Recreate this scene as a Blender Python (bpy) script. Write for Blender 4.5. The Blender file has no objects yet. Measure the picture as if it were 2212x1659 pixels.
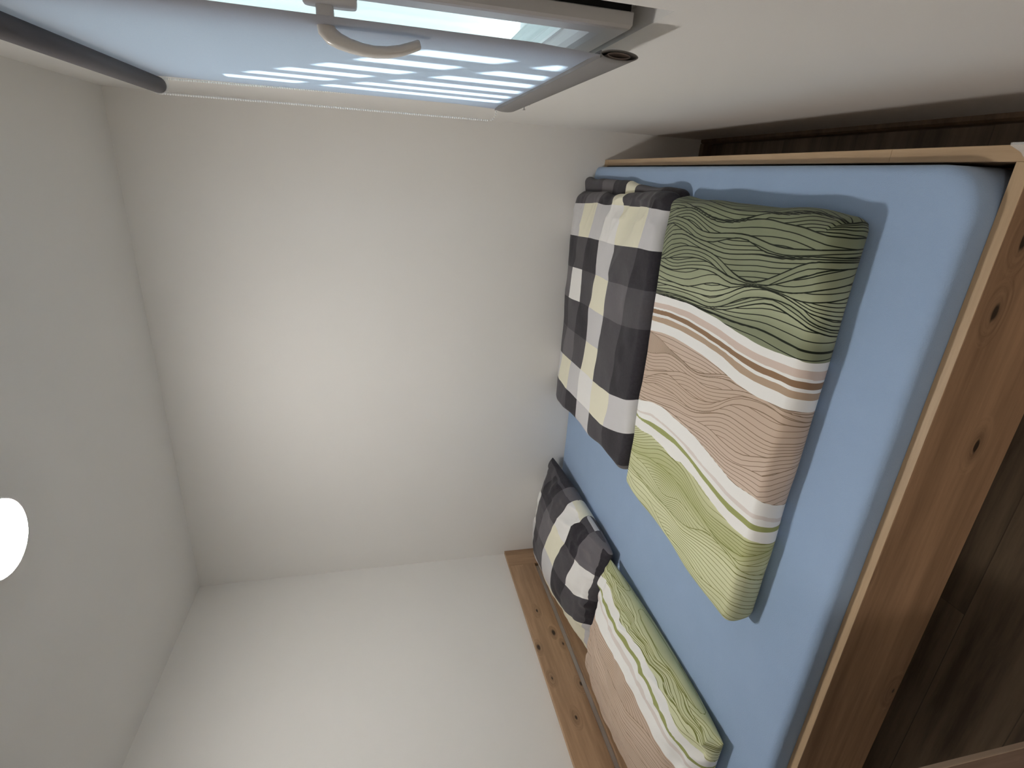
import bpy, bmesh, math, random, json
import numpy as np
from mathutils import Vector, Matrix

scene = bpy.context.scene
COL = scene.collection
# ------------------------------------------------------------------ camera
W, H = 2.30, 2.50                     # room width (headboard wall x=0, window wall x=W) and height; far wall y=0
YN = -3.05                            # near wall
cd = bpy.data.cameras.new('camera'); cam = bpy.data.objects.new('camera', cd); COL.objects.link(cam)
RIGHT = Vector((0.060948, -0.227169, -0.971946)); DOWN = Vector((-0.928982, -0.369064, 0.028006)); FWD = Vector((-0.365072, 0.901214, -0.233529))
m = Matrix((RIGHT, -DOWN, -FWD)).transposed().to_4x4()
m.translation = Vector((2.082894, -2.456936, 1.528921))
cam.matrix_world = m
cd.sensor_fit = 'HORIZONTAL'; cd.sensor_width = 36.0; cd.lens = 1137.784/2212*36.0
cd.clip_start = 0.02; cd.clip_end = 200
scene.camera = cam
# ------------------------------------------------------------------ sky, sun, exposure
world = bpy.data.worlds.new('sky'); scene.world = world; world.use_nodes = True
bg = world.node_tree.nodes['Background']
bg.inputs[0].default_value = (0.70, 0.78, 1.0, 1); bg.inputs[1].default_value = 2.5
sd = bpy.data.lights.new('sun', 'SUN'); sd.energy = 19.0; sd.angle = math.radians(0.9); sd.color = (0.80, 0.90, 1.0)
sun = bpy.data.objects.new('sun', sd); COL.objects.link(sun)
TAN = 0.70; SKEW = 0.12
sun.rotation_euler = Vector((1, -SKEW, TAN)).to_track_quat('Z', 'Y').to_euler()
sun.location = (6, -1.2, 4)
LAMP = (1.165, -1.125, H)
LAMP_EMIT = 148.0
fill_data = bpy.data.lights.new('added_fill_light', 'AREA'); fill_data.shape = 'DISK'; fill_data.size = 0.30; fill_data.energy = 11; fill_data.color = (1.0, 0.93, 0.84)  # added fill light behind the camera, lifts the bed's near faces
fill_obj = bpy.data.objects.new('added_fill_light', fill_data); COL.objects.link(fill_obj); fill_obj.location = (1.75, YN-0.62, H-0.03)
vs = scene.view_settings
vs.view_transform = 'Standard'; vs.look = 'None'; vs.gamma = 1.0; vs.exposure = 0.08; vs.use_curve_mapping = False
scene.cycles.use_denoising = True
scene.cycles.max_bounces = 12; scene.cycles.diffuse_bounces = 8
scene.cycles.transmission_bounces = 8; scene.cycles.transparent_max_bounces = 12
scene.cycles.sample_clamp_indirect = 8.0
scene.cycles.caustics_reflective = False; scene.cycles.caustics_refractive = False

# ------------------------------------------------------------------ materials
def new_mat(name):
    mt = bpy.data.materials.new(name); mt.use_nodes = True
    nt = mt.node_tree; b = nt.nodes['Principled BSDF']
    return mt, nt, b
def N(nt, kind, **kw):
    n = nt.nodes.new(kind)
    for k, v in kw.items(): setattr(n, k, v)
    return n
def setin(n, **kw):
    for k, v in kw.items(): n.inputs[k.replace('_', ' ')].default_value = v
def math_n(nt, op, a, b=None, c=None, clamp=False):
    n = N(nt, 'ShaderNodeMath', operation=op, use_clamp=clamp)
    for i, v in enumerate((a, b, c)):
        if v is None: continue
        if isinstance(v, (int, float)): n.inputs[i].default_value = v
        else: nt.links.new(v, n.inputs[i])
    return n.outputs[0]
def mixc(nt, f, a, b):
    n = N(nt, 'ShaderNodeMix', data_type='RGBA')
    for i, v in ((0, f), (6, a), (7, b)):
        if isinstance(v, (int, float)): n.inputs[i].default_value = v
        elif isinstance(v, tuple): n.inputs[i].default_value = v if len(v) == 4 else v+(1,)
        else: nt.links.new(v, n.inputs[i])
    return n.outputs[2]
def attr(nt, name):
    return N(nt, 'ShaderNodeAttribute', attribute_name=name).outputs['Fac']
def add_bump(nt, b, hsock, strength, dist=0.002):
    bp = N(nt, 'ShaderNodeBump'); bp.inputs['Strength'].default_value = strength; bp.inputs['Distance'].default_value = dist
    nt.links.new(hsock, bp.inputs['Height']); nt.links.new(bp.outputs[0], b.inputs['Normal'])
def noise(nt, scale, detail=3, rough=0.5, vec=None):
    n = N(nt, 'ShaderNodeTexNoise'); n.inputs['Scale'].default_value = scale; n.inputs['Detail'].default_value = detail; n.inputs['Roughness'].default_value = rough
    if vec is not None: nt.links.new(vec, n.inputs['Vector'])
    return n.outputs[0]
def ocoord(nt, scale=(1, 1, 1), loc=(0, 0, 0)):
    t = N(nt, 'ShaderNodeTexCoord'); mp = N(nt, 'ShaderNodeMapping'); mp.inputs['Scale'].default_value = scale; mp.inputs['Location'].default_value = loc
    nt.links.new(t.outputs['Object'], mp.inputs['Vector']); return mp.outputs[0]
def plain(name, col, rough=0.5, metal=0.0, bump=0.0, bscale=200, **kw):
    mt, nt, b = new_mat(name)
    b.inputs['Base Color'].default_value = col+(1,); b.inputs['Roughness'].default_value = rough; b.inputs['Metallic'].default_value = metal
    for k, v in kw.items(): b.inputs[k].default_value = v
    if bump: add_bump(nt, b, noise(nt, bscale, 4, 0.6, ocoord(nt)), bump, 0.001)
    return mt
def wall_mat(name, col):
    mt, nt, b = new_mat(name)
    v = ocoord(nt)
    n1 = noise(nt, 2.2, 3, 0.5, v)
    c = mixc(nt, n1, tuple(x*0.975 for x in col), tuple(min(1, x*1.02) for x in col))
    nt.links.new(c, b.inputs['Base Color']); b.inputs['Roughness'].default_value = 0.9
    b.inputs['Specular IOR Level'].default_value = 0.2
    add_bump(nt, b, noise(nt, 320, 5, 0.65, v), 0.25, 0.0012)
    return mt
def wood(name, light, dark, axis=0, knots=True, rough=0.45, seed=0.0, kscale=1.0, streak=1.0, flat=None):
    """axis = grain direction (0 x, 1 y, 2 z)."""
    mt, nt, b = new_mat(name)
    s = [16.0, 16.0, 16.0]; s[axis] = 0.9
    v = ocoord(nt, tuple(s), (seed, seed*1.7, seed*0.6))
    vk = [7.0*kscale]*3; vk[axis] = 3.4*kscale
    vv = ocoord(nt, tuple(vk), (seed*2.1, seed, seed*1.3))
    dist = None
    vor = N(nt, 'ShaderNodeTexVoronoi'); vor.inputs['Scale'].default_value = 1.0; vor.inputs['Randomness'].default_value = 1.0
    if flat is not None:
        vor.voronoi_dimensions = '2D'
        sx = N(nt, 'ShaderNodeSeparateXYZ'); cx2 = N(nt, 'ShaderNodeCombineXYZ'); nt.links.new(vv, sx.inputs[0])
        k2 = [i for i in range(3) if i != flat]
        nt.links.new(sx.outputs[k2[0]], cx2.inputs[0]); nt.links.new(sx.outputs[k2[1]], cx2.inputs[1]); vv = cx2.outputs[0]
    nt.links.new(vv, vor.inputs['Vector'])
    d = vor.outputs['Distance']
    # only some of the cells carry a knot
    sep = N(nt, 'ShaderNodeSeparateColor'); nt.links.new(vor.outputs['Color'], sep.inputs[0])
    on = math_n(nt, 'GREATER_THAN', sep.outputs[0], 0.45)
    halo = math_n(nt, 'MULTIPLY', math_n(nt, 'SMOOTH_MIN', math_n(nt, 'SUBTRACT', 1.0, math_n(nt, 'MULTIPLY', d, 3.4), clamp=True), 1.0, 0.1), on)
    warp = N(nt, 'ShaderNodeVectorMath', operation='ADD')
    cx = N(nt, 'ShaderNodeCombineXYZ')
    hw = math_n(nt, 'MULTIPLY', halo, 2.2)
    for i in range(3):
        if i != axis: nt.links.new(hw, cx.inputs[i])
    nt.links.new(v, warp.inputs[0]); nt.links.new(cx.outputs[0], warp.inputs[1])
    n1 = noise(nt, 1.0, 6, 0.62, warp.outputs[0])
    f = [70.0, 70.0, 70.0]; f[axis] = 5.0
    n2 = noise(nt, 1.0, 4, 0.7, ocoord(nt, tuple(f), (seed, 0, 0)))
    g = [3.0, 3.0, 3.0]; g[axis] = 0.6
    n3 = noise(nt, 1.0, 2, 0.5, ocoord(nt, tuple(g), (seed, seed, 0)))
    r = N(nt, 'ShaderNodeValToRGB'); r.color_ramp.elements[0].position = 0.40; r.color_ramp.elements[0].color = dark+(1,)
    r.color_ramp.elements[1].position = 0.60; r.color_ramp.elements[1].color = light+(1,)
    mx = math_n(nt, 'ADD', math_n(nt, 'MULTIPLY', n1, 0.62*streak), math_n(nt, 'ADD', math_n(nt, 'MULTIPLY', n2, 0.22), math_n(nt, 'ADD', math_n(nt, 'MULTIPLY', n3, 0.16), 0.62*(1-streak)*0.5)))
    nt.links.new(mx, r.inputs[0])
    c = r.outputs[0]
    if knots:
        core = math_n(nt, 'MULTIPLY', math_n(nt, 'SUBTRACT', 1.0, math_n(nt, 'MULTIPLY', math_n(nt, 'ADD', d, math_n(nt, 'MULTIPLY', math_n(nt, 'SUBTRACT', n2, 0.5), 0.10)), math_n(nt, 'ADD', 9.0, math_n(nt, 'MULTIPLY', sep.outputs[1], 14.0))), clamp=True), on)
        c = mixc(nt, math_n(nt, 'MULTIPLY', halo, 0.45), c, tuple(x*0.6 for x in dark))
        c = mixc(nt, math_n(nt, 'MULTIPLY', core, 2.2, clamp=True), c, (0.035, 0.02, 0.012))
    nt.links.new(c, b.inputs['Base Color']); b.inputs['Roughness'].default_value = rough
    add_bump(nt, b, n2, 0.25, 0.0006)
    return mt
def fabric(mt, nt, b, rough=0.95, scale=900, strength=0.25, sheen=0.15, crumple=2.6):
    b.inputs['Roughness'].default_value = rough; b.inputs['Specular IOR Level'].default_value = 0.15
    b.inputs['Sheen Weight'].default_value = sheen
    v = ocoord(nt)
    a = noise(nt, scale, 2, 0.6, v); c = noise(nt, 38, 5, 0.55, v)
    add_bump(nt, b, math_n(nt, 'ADD', a, math_n(nt, 'MULTIPLY', c, crumple)), strength, 0.0016)

M = {}
M['wall'] = wall_mat('wall_paint', (0.80, 0.785, 0.76))
M['ceiling'] = wall_mat('ceiling_paint', (0.80, 0.79, 0.77))
M['plaster'] = plain('plaster_render', (0.78, 0.78, 0.76), 0.9, bump=0.3, bscale=120)
OL, OD = (0.48, 0.315, 0.190), (0.28, 0.170, 0.095)
M['oak_x'] = wood('oak_grain_long', (0.44, 0.275, 0.165), (0.24, 0.140, 0.080), 0, seed=3.1, flat=1, kscale=1.25)
M['oak_y'] = wood('oak_grain_cross', OL, OD, 1, seed=7.7, kscale=1.5, flat=0)
M['oak_z'] = wood('oak_grain_upright', OL, OD, 2, seed=1.9)
M['oak_edge_x'] = wood('oak_edging_long', (0.52, 0.37, 0.225), (0.36, 0.245, 0.14), 0, knots=False, seed=5.0, streak=0.7)
M['oak_edge_y'] = wood('oak_edging_cross', (0.50, 0.355, 0.215), (0.35, 0.235, 0.135), 1, knots=False, seed=9.0, streak=0.7)
M['skirting'] = wood('skirting_wood', (0.20, 0.13, 0.08), (0.11, 0.07, 0.045), 0, knots=False, seed=2.0)
M['door_wood'] = wood('door_wood', (0.36, 0.25, 0.19), (0.20, 0.135, 0.10), 2, knots=False, seed=4.0)
M['door_edge'] = wood('door_edge_wood', (0.52, 0.41, 0.31), (0.38, 0.29, 0.22), 2, knots=False, seed=6.0)
M['white_pvc'] = plain('white_pvc', (0.80, 0.79, 0.78), 0.32)
M['white_handle'] = plain('white_enamel', (0.72, 0.70, 0.67), 0.22)
M['rubber'] = plain('black_rubber', (0.006, 0.006, 0.006), 0.8)
M['dark_gap'] = plain('seal_shadow_strip', (0.006, 0.006, 0.006), 0.9)
M['tube'] = plain('dark_blind_tube', (0.115, 0.108, 0.115), 0.75, bump=0.3, bscale=900)
M['hem'] = plain('blind_hem_fabric', (0.235, 0.225, 0.225), 0.8, bump=0.3, bscale=900)
M['hole'] = plain('hem_bar_steel', (0.25, 0.2, 0.18), 0.5, 0.3)
def mk_clear():
    mt, nt, b = new_mat('clear_plastic'); out = nt.nodes['Material Output']
    b.inputs['Base Color'].default_value = (0.85, 0.85, 0.84, 1); b.inputs['Roughness'].default_value = 0.12
    tr = N(nt, 'ShaderNodeBsdfTransparent'); mx = N(nt, 'ShaderNodeMixShader'); mx.inputs[0].default_value = 0.72
    nt.links.new(b.outputs[0], mx.inputs[1]); nt.links.new(tr.outputs[0], mx.inputs[2]); nt.links.new(mx.outputs[0], out.inputs[0]); return mt
M['clear'] = mk_clear()
M['bead'] = plain('white_bead', (0.93, 0.92, 0.90), 0.3)
M['screen'] = plain('weathered_white_board', (0.62, 0.62, 0.60), 0.8)
M['ground'] = plain('pale_gravel', (0.35, 0.35, 0.33), 0.95, bump=0.5, bscale=40)
M['mattress'] = plain('mattress_ticking', (0.7, 0.7, 0.68), 0.9)
M['metal'] = plain('brushed_steel', (0.5, 0.5, 0.5), 0.35, 1.0)
def mk_blind():
    mt, nt, b = new_mat('blind_fabric')
    nt.nodes.remove(b); out = nt.nodes['Material Output']
    v = ocoord(nt); n = noise(nt, 700, 3, 0.7, v)
    cd_ = mixc(nt, n, (0.155, 0.15, 0.155), (0.20, 0.195, 0.20)); ct = mixc(nt, n, (0.30, 0.305, 0.355), (0.37, 0.375, 0.425))
    d = N(nt, 'ShaderNodeBsdfDiffuse'); t = N(nt, 'ShaderNodeBsdfTranslucent'); nt.links.new(cd_, d.inputs[0]); nt.links.new(ct, t.inputs[0])
    a = N(nt, 'ShaderNodeAddShader'); nt.links.new(d.outputs[0], a.inputs[0]); nt.links.new(t.outputs[0], a.inputs[1]); nt.links.new(a.outputs[0], out.inputs[0])
    return mt
M['blind'] = mk_blind()
def mk_glass():
    mt, nt, b = new_mat('window_glass'); nt.nodes.remove(b); out = nt.nodes['Material Output']
    tr = N(nt, 'ShaderNodeBsdfTransparent'); tr.inputs[0].default_value = (0.93, 0.97, 0.96, 1)
    gl = N(nt, 'ShaderNodeBsdfGlossy'); gl.inputs['Roughness'].default_value = 0.02
    fr = N(nt, 'ShaderNodeFresnel'); fr.inputs[0].default_value = 1.15
    mx = N(nt, 'ShaderNodeMixShader'); ge = N(nt, 'ShaderNodeNewGeometry'); nt.links.new(math_n(nt, 'MULTIPLY', fr.outputs[0], math_n(nt, 'SUBTRACT', 1.0, ge.outputs['Backfacing'])), mx.inputs[0]); nt.links.new(tr.outputs[0], mx.inputs[1]); nt.links.new(gl.outputs[0], mx.inputs[2])
    nt.links.new(mx.outputs[0], out.inputs[0]); return mt
M['glass'] = mk_glass()
def mk_emit():
    mt, nt, b = new_mat('lamp_diffuser')
    b.inputs['Base Color'].default_value = (0.9, 0.9, 0.88, 1); b.inputs['Roughness'].default_value = 0.4
    b.inputs['Emission Color'].default_value = (1.0, 0.965, 0.915, 1); b.inputs['Emission Strength'].default_value = LAMP_EMIT
    return mt
M['lamp'] = mk_emit()
def mk_floor():
    mt, nt, b = new_mat('laminate_floor')
    br = N(nt, 'ShaderNodeTexBrick'); br.offset = 0.37; br.offset_frequency = 2
    setin(br, Scale=1.0, Mortar_Size=0.0012, Mortar_Smooth=0.0, Bias=0.0, Brick_Width=1.24, Row_Height=0.193)
    br.inputs['Color1'].default_value = (0, 0, 0, 1); br.inputs['Color2'].default_value = (1, 1, 1, 1); br.inputs['Mortar'].default_value = (0.5, 0.5, 0.5, 1)
    nt.links.new(ocoord(nt, (1, 1, 1), (0.98, 0.125, 0)), br.inputs['Vector'])
    v = ocoord(nt, (1.1, 13, 1)); off = N(nt, 'ShaderNodeVectorMath', operation='MULTIPLY_ADD')
    nt.links.new(br.outputs['Color'], off.inputs[0]); off.inputs[1].default_value = (7, 5, 3); nt.links.new(v, off.inputs[2])
    n1 = noise(nt, 1.3, 6, 0.65, off.outputs[0])
    r = N(nt, 'ShaderNodeValToRGB'); r.color_ramp.elements[0].position = 0.32; r.color_ramp.elements[0].color = (0.115, 0.083, 0.058, 1)
    r.color_ramp.elements[1].position = 0.68; r.color_ramp.elements[1].color = (0.30, 0.225, 0.155, 1)
    nt.links.new(n1, r.inputs[0])
    tone = mixc(nt, br.outputs['Color'], (0.82, 0.80, 0.80), (1.12, 1.12, 1.12))
    mul = N(nt, 'ShaderNodeMix', data_type='RGBA', blend_type='MULTIPLY'); mul.inputs[0].default_value = 1
    nt.links.new(r.outputs[0], mul.inputs[6]); nt.links.new(tone, mul.inputs[7])
    c = mixc(nt, math_n(nt, 'MULTIPLY', br.outputs['Fac'], 0.45), mul.outputs[2], (0.02, 0.015, 0.01))
    nt.links.new(c, b.inputs['Base Color']); b.inputs['Roughness'].default_value = 0.5
    add_bump(nt, b, noise(nt, 4, 4, 0.6, ocoord(nt, (3, 60, 1))), 0.15, 0.0005)
    return mt
M['floor'] = mk_floor()
def mk_sheet():
    mt, nt, b = new_mat('blue_jersey_sheet')
    v = ocoord(nt); n = noise(nt, 9, 3, 0.5, v)
    nt.links.new(mixc(nt, n, (0.295, 0.41, 0.60), (0.325, 0.445, 0.64)), b.inputs['Base Color'])
    fabric(mt, nt, b, scale=420, strength=0.5, sheen=0.25, crumple=0.5); return mt
M['sheet'] = mk_sheet()

def stepramp(nt, sock, n, cols):
    """constant colour ramp over an index 0..n"""
    r = N(nt, 'ShaderNodeValToRGB'); cr = r.color_ramp; cr.interpolation = 'CONSTANT'
    cr.elements[0].position = 0; cr.elements[0].color = cols[0]+(1,)
    cr.elements[1].position = 1.0/n; cr.elements[1].color = cols[1]+(1,)
    for i in range(2, n):
        e = cr.elements.new(i/n); e.color = cols[i]+(1,)
    nt.links.new(math_n(nt, 'DIVIDE', sock, float(n)), r.inputs[0]); return r.outputs[0]
def mk_wave(name, palette, widths):
    """printed cotton: bands by 'band', fine line drawing from 'phase' / 'grad', print tone from 'tone'."""
    mt, nt, b = new_mat(name)
    S = attr(nt, 'band'); F = attr(nt, 'phase'); G = attr(nt, 'grad'); T = attr(nt, 'tone'); K = attr(nt, 'field')
    base = stepramp(nt, S, len(palette), palette)
    # tone inside the drawn fields: 1 dark green, 2 pink, 3 lime
    lo = stepramp(nt, K, 4, [(1, 1, 1), (0.125, 0.145, 0.085), (0.54, 0.41, 0.31), (0.42, 0.44, 0.20)])
    hi = stepramp(nt, K, 4, [(1, 1, 1), (0.46, 0.49, 0.33), (0.66, 0.53, 0.44), (0.74, 0.75, 0.50)])
    ink = stepramp(nt, K, 4, [(1, 1, 1), (0.012, 0.016, 0.010), (0.25, 0.175, 0.115), (0.215, 0.225, 0.065)])
    wd = stepramp(nt, K, 4, [(0, 0, 0)]+[(w, w, w) for w in widths])
    mottle = noise(nt, 7, 4, 0.6, ocoord(nt))
    t2 = math_n(nt, 'ADD', T, math_n(nt, 'MULTIPLY', math_n(nt, 'SUBTRACT', mottle, 0.5), 0.25), clamp=True)
    fieldc = mixc(nt, t2, lo, hi)
    def ink_line(F_, wdt, G_, lim):
        fr = math_n(nt, 'ABSOLUTE', math_n(nt, 'SUBTRACT', math_n(nt, 'FRACT', F_), 0.5))      # 0.5 at the line
        dist = math_n(nt, 'SUBTRACT', 0.5, fr)
        half = math_n(nt, 'MINIMUM', math_n(nt, 'MULTIPLY', wdt, G_), lim)
        soft = math_n(nt, 'MULTIPLY', half, 0.6)
        return math_n(nt, 'DIVIDE', math_n(nt, 'SUBTRACT', math_n(nt, 'ADD', half, soft), dist), math_n(nt, 'MAXIMUM', soft, 0.0001), clamp=True)
    par = math_n(nt, 'GREATER_THAN', math_n(nt, 'FRACT', math_n(nt, 'MULTIPLY', F, 0.5)), 0.4999)   # odd strand
    la = ink_line(attr(nt, 'line_a'), wd, attr(nt, 'grad_a'), 0.25)
    lb = ink_line(attr(nt, 'line_b'), wd, attr(nt, 'grad_b'), 0.25)
    inner = math_n(nt, 'ADD', math_n(nt, 'MULTIPLY', la, math_n(nt, 'SUBTRACT', 1.0, par)), math_n(nt, 'MULTIPLY', lb, par))
    rim = ink_line(F, math_n(nt, 'MULTIPLY', wd, 1.25), G, 0.30)
    line = math_n(nt, 'MAXIMUM', inner, rim)
    fieldc = mixc(nt, line, fieldc, ink)
    inside = math_n(nt, 'GREATER_THAN', K, 0.5)
    nt.links.new(mixc(nt, inside, base, fieldc), b.inputs['Base Color'])
    fabric(mt, nt, b, scale=1400, strength=0.3); return mt
WH = (0.88, 0.875, 0.85); LPK = (0.68, 0.56, 0.49); BRN = (0.30, 0.185, 0.11); TAN_ = (0.48, 0.355, 0.255); FNT = (0.76, 0.70, 0.66); GST = (0.35, 0.375, 0.145); ZZ = (0.5, 0.5, 0.5)
M['wave'] = mk_wave('wave_print_cotton', [ZZ, WH, LPK, WH, BRN, WH, TAN_, WH, ZZ, WH, FNT, WH, GST, WH, ZZ], (0.00090, 0.00060, 0.00062))
M['wave_pillow'] = mk_wave('wave_print_cotton_pillow', [ZZ, WH, GST, WH, FNT, WH, ZZ], (0.00085, 0.00055, 0.00065))
# plaid
CK = {'b': (0.020, 0.017, 0.024), 'd': (0.068, 0.063, 0.072), 'm': (0.140, 0.130, 0.142), 'l': (0.62, 0.61, 0.62), 'w': (0.84, 0.83, 0.81), 'c': (0.83, 0.80, 0.64)}
def mk_plaid(name, table):
    mt, nt, b = new_mat(name)
    P = attr(nt, 'col'); Q = attr(nt, 'row'); n = len(table[0])
    c = None
    for i, rowc in enumerate(table):
        r = stepramp(nt, P, n, [CK[k] for k in rowc])
        c = r if c is None else mixc(nt, math_n(nt, 'GREATER_THAN', Q, float(i)), c, r)
    mott = noise(nt, 90, 5, 0.7, ocoord(nt))
    c = mixc(nt, math_n(nt, 'MULTIPLY', mott, 0.07), c, (0.5, 0.5, 0.5))
    nt.links.new(c, b.inputs['Base Color']); fabric(mt, nt, b, scale=1400, strength=0.3); return mt
M['plaid'] = mk_plaid('checked_cotton', ['dmbcdb', 'lclwcl', 'bdblbd'.replace('bdblbd', 'bdbldb'), 'mwdcmd', 'bdbldb', 'dmdcdb', 'lclwcl', 'bdbldb', 'mmmcmm'])
M['plaid_pillow'] = mk_plaid('checked_cotton_pillow', ['bbmdldd', 'ddmcdmm', 'dbdwbmb', 'wdmcdwd', 'lbdlbdb', 'lllcccl'])

# ------------------------------------------------------------------ mesh helpers
class MB:
    def __init__(s): s.v = []; s.f = []; s.sm = []
    def add(s, vs, fs, smooth=False):
        k = len(s.v); s.v += [tuple(p) for p in vs]; s.f += [tuple(i+k for i in f) for f in fs]; s.sm += [smooth]*len(fs); return s
    def box(s, a, b):
        (x0, y0, z0), (x1, y1, z1) = a, b
        return s.add([(x0, y0, z0), (x1, y0, z0), (x1, y1, z0), (x0, y1, z0), (x0, y0, z1), (x1, y0, z1), (x1, y1, z1), (x0, y1, z1)],
                     [(0, 3, 2, 1), (4, 5, 6, 7), (0, 1, 5, 4), (1, 2, 6, 5), (2, 3, 7, 6), (3, 0, 4, 7)])
    def prism(s, poly, axis, a, b):
        """extrude a 2-D polygon along an axis (0 x: poly=(y,z), 1 y: (x,z), 2 z: (x,y))"""
        def pt(p, t): return {0: (t, p[0], p[1]), 1: (p[0], t, p[1]), 2: (p[0], p[1], t)}[axis]
        n = len(poly)
        return s.add([pt(p, a) for p in poly]+[pt(p, b) for p in poly],
                     [tuple(range(n))[::-1], tuple(range(n, 2*n))]+[(i, (i+1) % n, n+(i+1) % n, n+i) for i in range(n)])
    def tube(s, path, prof, smooth=True, cap=True):
        """sweep rings; prof(i) -> list of 3-D points"""
        rings = [prof(i) for i in range(len(path))]; n = len(rings[0]); vs = [p for r in rings for p in r]; fs = []
        for i in range(len(rings)-1):
            for j in range(n): fs.append((i*n+j, i*n+(j+1) % n, (i+1)*n+(j+1) % n, (i+1)*n+j))
        if cap: fs.append(tuple(range(n))[::-1]); fs.append(tuple(range((len(rings)-1)*n, len(rings)*n)))
        return s.add(vs, fs, smooth)
    def cyl(s, a, b, r, n=24, r2=None):
        a, b = Vector(a), Vector(b); d = (b-a).normalized(); u = d.orthogonal().normalized(); w = d.cross(u); r2 = r if r2 is None else r2
        ring = lambda c, q: [c+q*(math.cos(2*math.pi*k/n)*u+math.sin(2*math.pi*k/n)*w) for k in range(n)]
        return s.add(ring(a, r)+ring(b, r2), [(k, (k+1) % n, n+(k+1) % n, n+k) for k in range(n)]+[tuple(range(n))[::-1], tuple(range(n, 2*n))], True)
    def build(s, name, mat, parent=None, loc=None, bevel=0, segs=2, smooth_angle=None):
        me = bpy.data.meshes.new(name)
        o = bpy.data.objects.new(name, me); COL.objects.link(o)
        off = Vector((0, 0, 0))
        if parent is not None: off = wloc(parent)
        elif loc is not None: off = Vector(loc); o.location = loc
        me.from_pydata([tuple(Vector(p)-off) for p in s.v], [], s.f)
        me.polygons.foreach_set('use_smooth', s.sm)
        bm = bmesh.new(); bm.from_mesh(me); bmesh.ops.recalc_face_normals(bm, faces=bm.faces); bm.to_mesh(me); bm.free()
        me.materials.append(mat)
        if parent is not None: o.parent = parent
        if bevel:
            md = o.modifiers.new('bevel', 'BEVEL'); md.width = bevel; md.segments = segs; md.limit_method = 'ANGLE'; md.angle_limit = math.radians(40)
            md.harden_normals = False
        return o
def wloc(o):
    p = Vector((0, 0, 0))
    while o is not None: p += o.location; o = o.parent
    return p
def tag(o, label=None, cat=None, group=None, kind=None):
    if label: o['label'] = label
    if cat: o['category'] = cat
    if group: o['group'] = group
    if kind: o['kind'] = kind
    return o
def empty(name, loc, label=None, cat=None, kind=None):
    o = bpy.data.objects.new(name, None); COL.objects.link(o); o.location = loc; o.empty_display_size = 0.05
    return tag(o, label, cat, kind=kind)
def grid_faces(nu, nv, off=0, flip=False):
    i = np.arange(nu-1)[:, None]; j = np.arange(nv-1)[None, :]
    a = (i*nv+j).ravel()+off; b = ((i+1)*nv+j).ravel()+off; c = ((i+1)*nv+j+1).ravel()+off; d = (i*nv+j+1).ravel()+off
    return np.stack([a, d, c, b] if flip else [a, b, c, d], 1)
def np_mesh(name, V, Fq, extra_faces, mat, parent=None, loc=(0, 0, 0), attrs={}):
    me = bpy.data.meshes.new(name); o = bpy.data.objects.new(name, me); COL.objects.link(o)
    off = np.array(wloc(parent) if parent is not None else loc)
    if parent is not None: o.parent = parent
    else: o.location = loc
    me.from_pydata((V-off).tolist(), [], Fq.tolist()+extra_faces)
    me.polygons.foreach_set('use_smooth', [True]*len(me.polygons))
    for k, a in attrs.items():
        at = me.attributes.new(k, 'FLOAT', 'POINT'); at.data.foreach_set('value', np.asarray(a, np.float32).ravel())
    me.materials.append(mat); me.update(); return o

# ---------------------------------------------------------------- cloth surfaces (pure numpy)
def vnoise(x, y, seed=0):
    x = np.asarray(x, float); y = np.asarray(y, float)
    xi = np.floor(x).astype(np.int64); yi = np.floor(y).astype(np.int64)
    fx = x - xi; fy = y - yi
    fx = fx*fx*fx*(fx*(fx*6-15)+10); fy = fy*fy*fy*(fy*(fy*6-15)+10)
    def h(a, b):
        n = np.sin(a*127.1 + b*311.7 + seed*74.7)*43758.5453
        return n - np.floor(n)
    return ((h(xi, yi)*(1-fx) + h(xi+1, yi)*fx)*(1-fy) + (h(xi, yi+1)*(1-fx) + h(xi+1, yi+1)*fx)*fy)*2 - 1

def ridge(x, y, seed=0):
    return 1 - 2*np.abs(vnoise(x, y, seed))

def prof(u, L, T, R):
    """Rounded edge profile: position along the length and height factor."""
    arc = (math.pi/2)*(T*0.5 + R)
    r = arc/(L - 2*R + 2*arc)
    X = np.empty_like(u); H = np.empty_like(u)
    a = u < r; b = u > 1-r; m = ~(a | b)
    ph = -math.pi/2 + math.pi*u[a]/r
    X[a] = R*(1-np.cos(ph)); H[a] = (1+np.sin(ph))/2
    ph = -math.pi/2 + math.pi*(1-u[b])/r
    X[b] = L - R*(1-np.cos(ph)); H[b] = (1+np.sin(ph))/2
    X[m] = R + (u[m]-r)/(1-2*r)*(L-2*R); H[m] = 1
    return X/L, H

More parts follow.
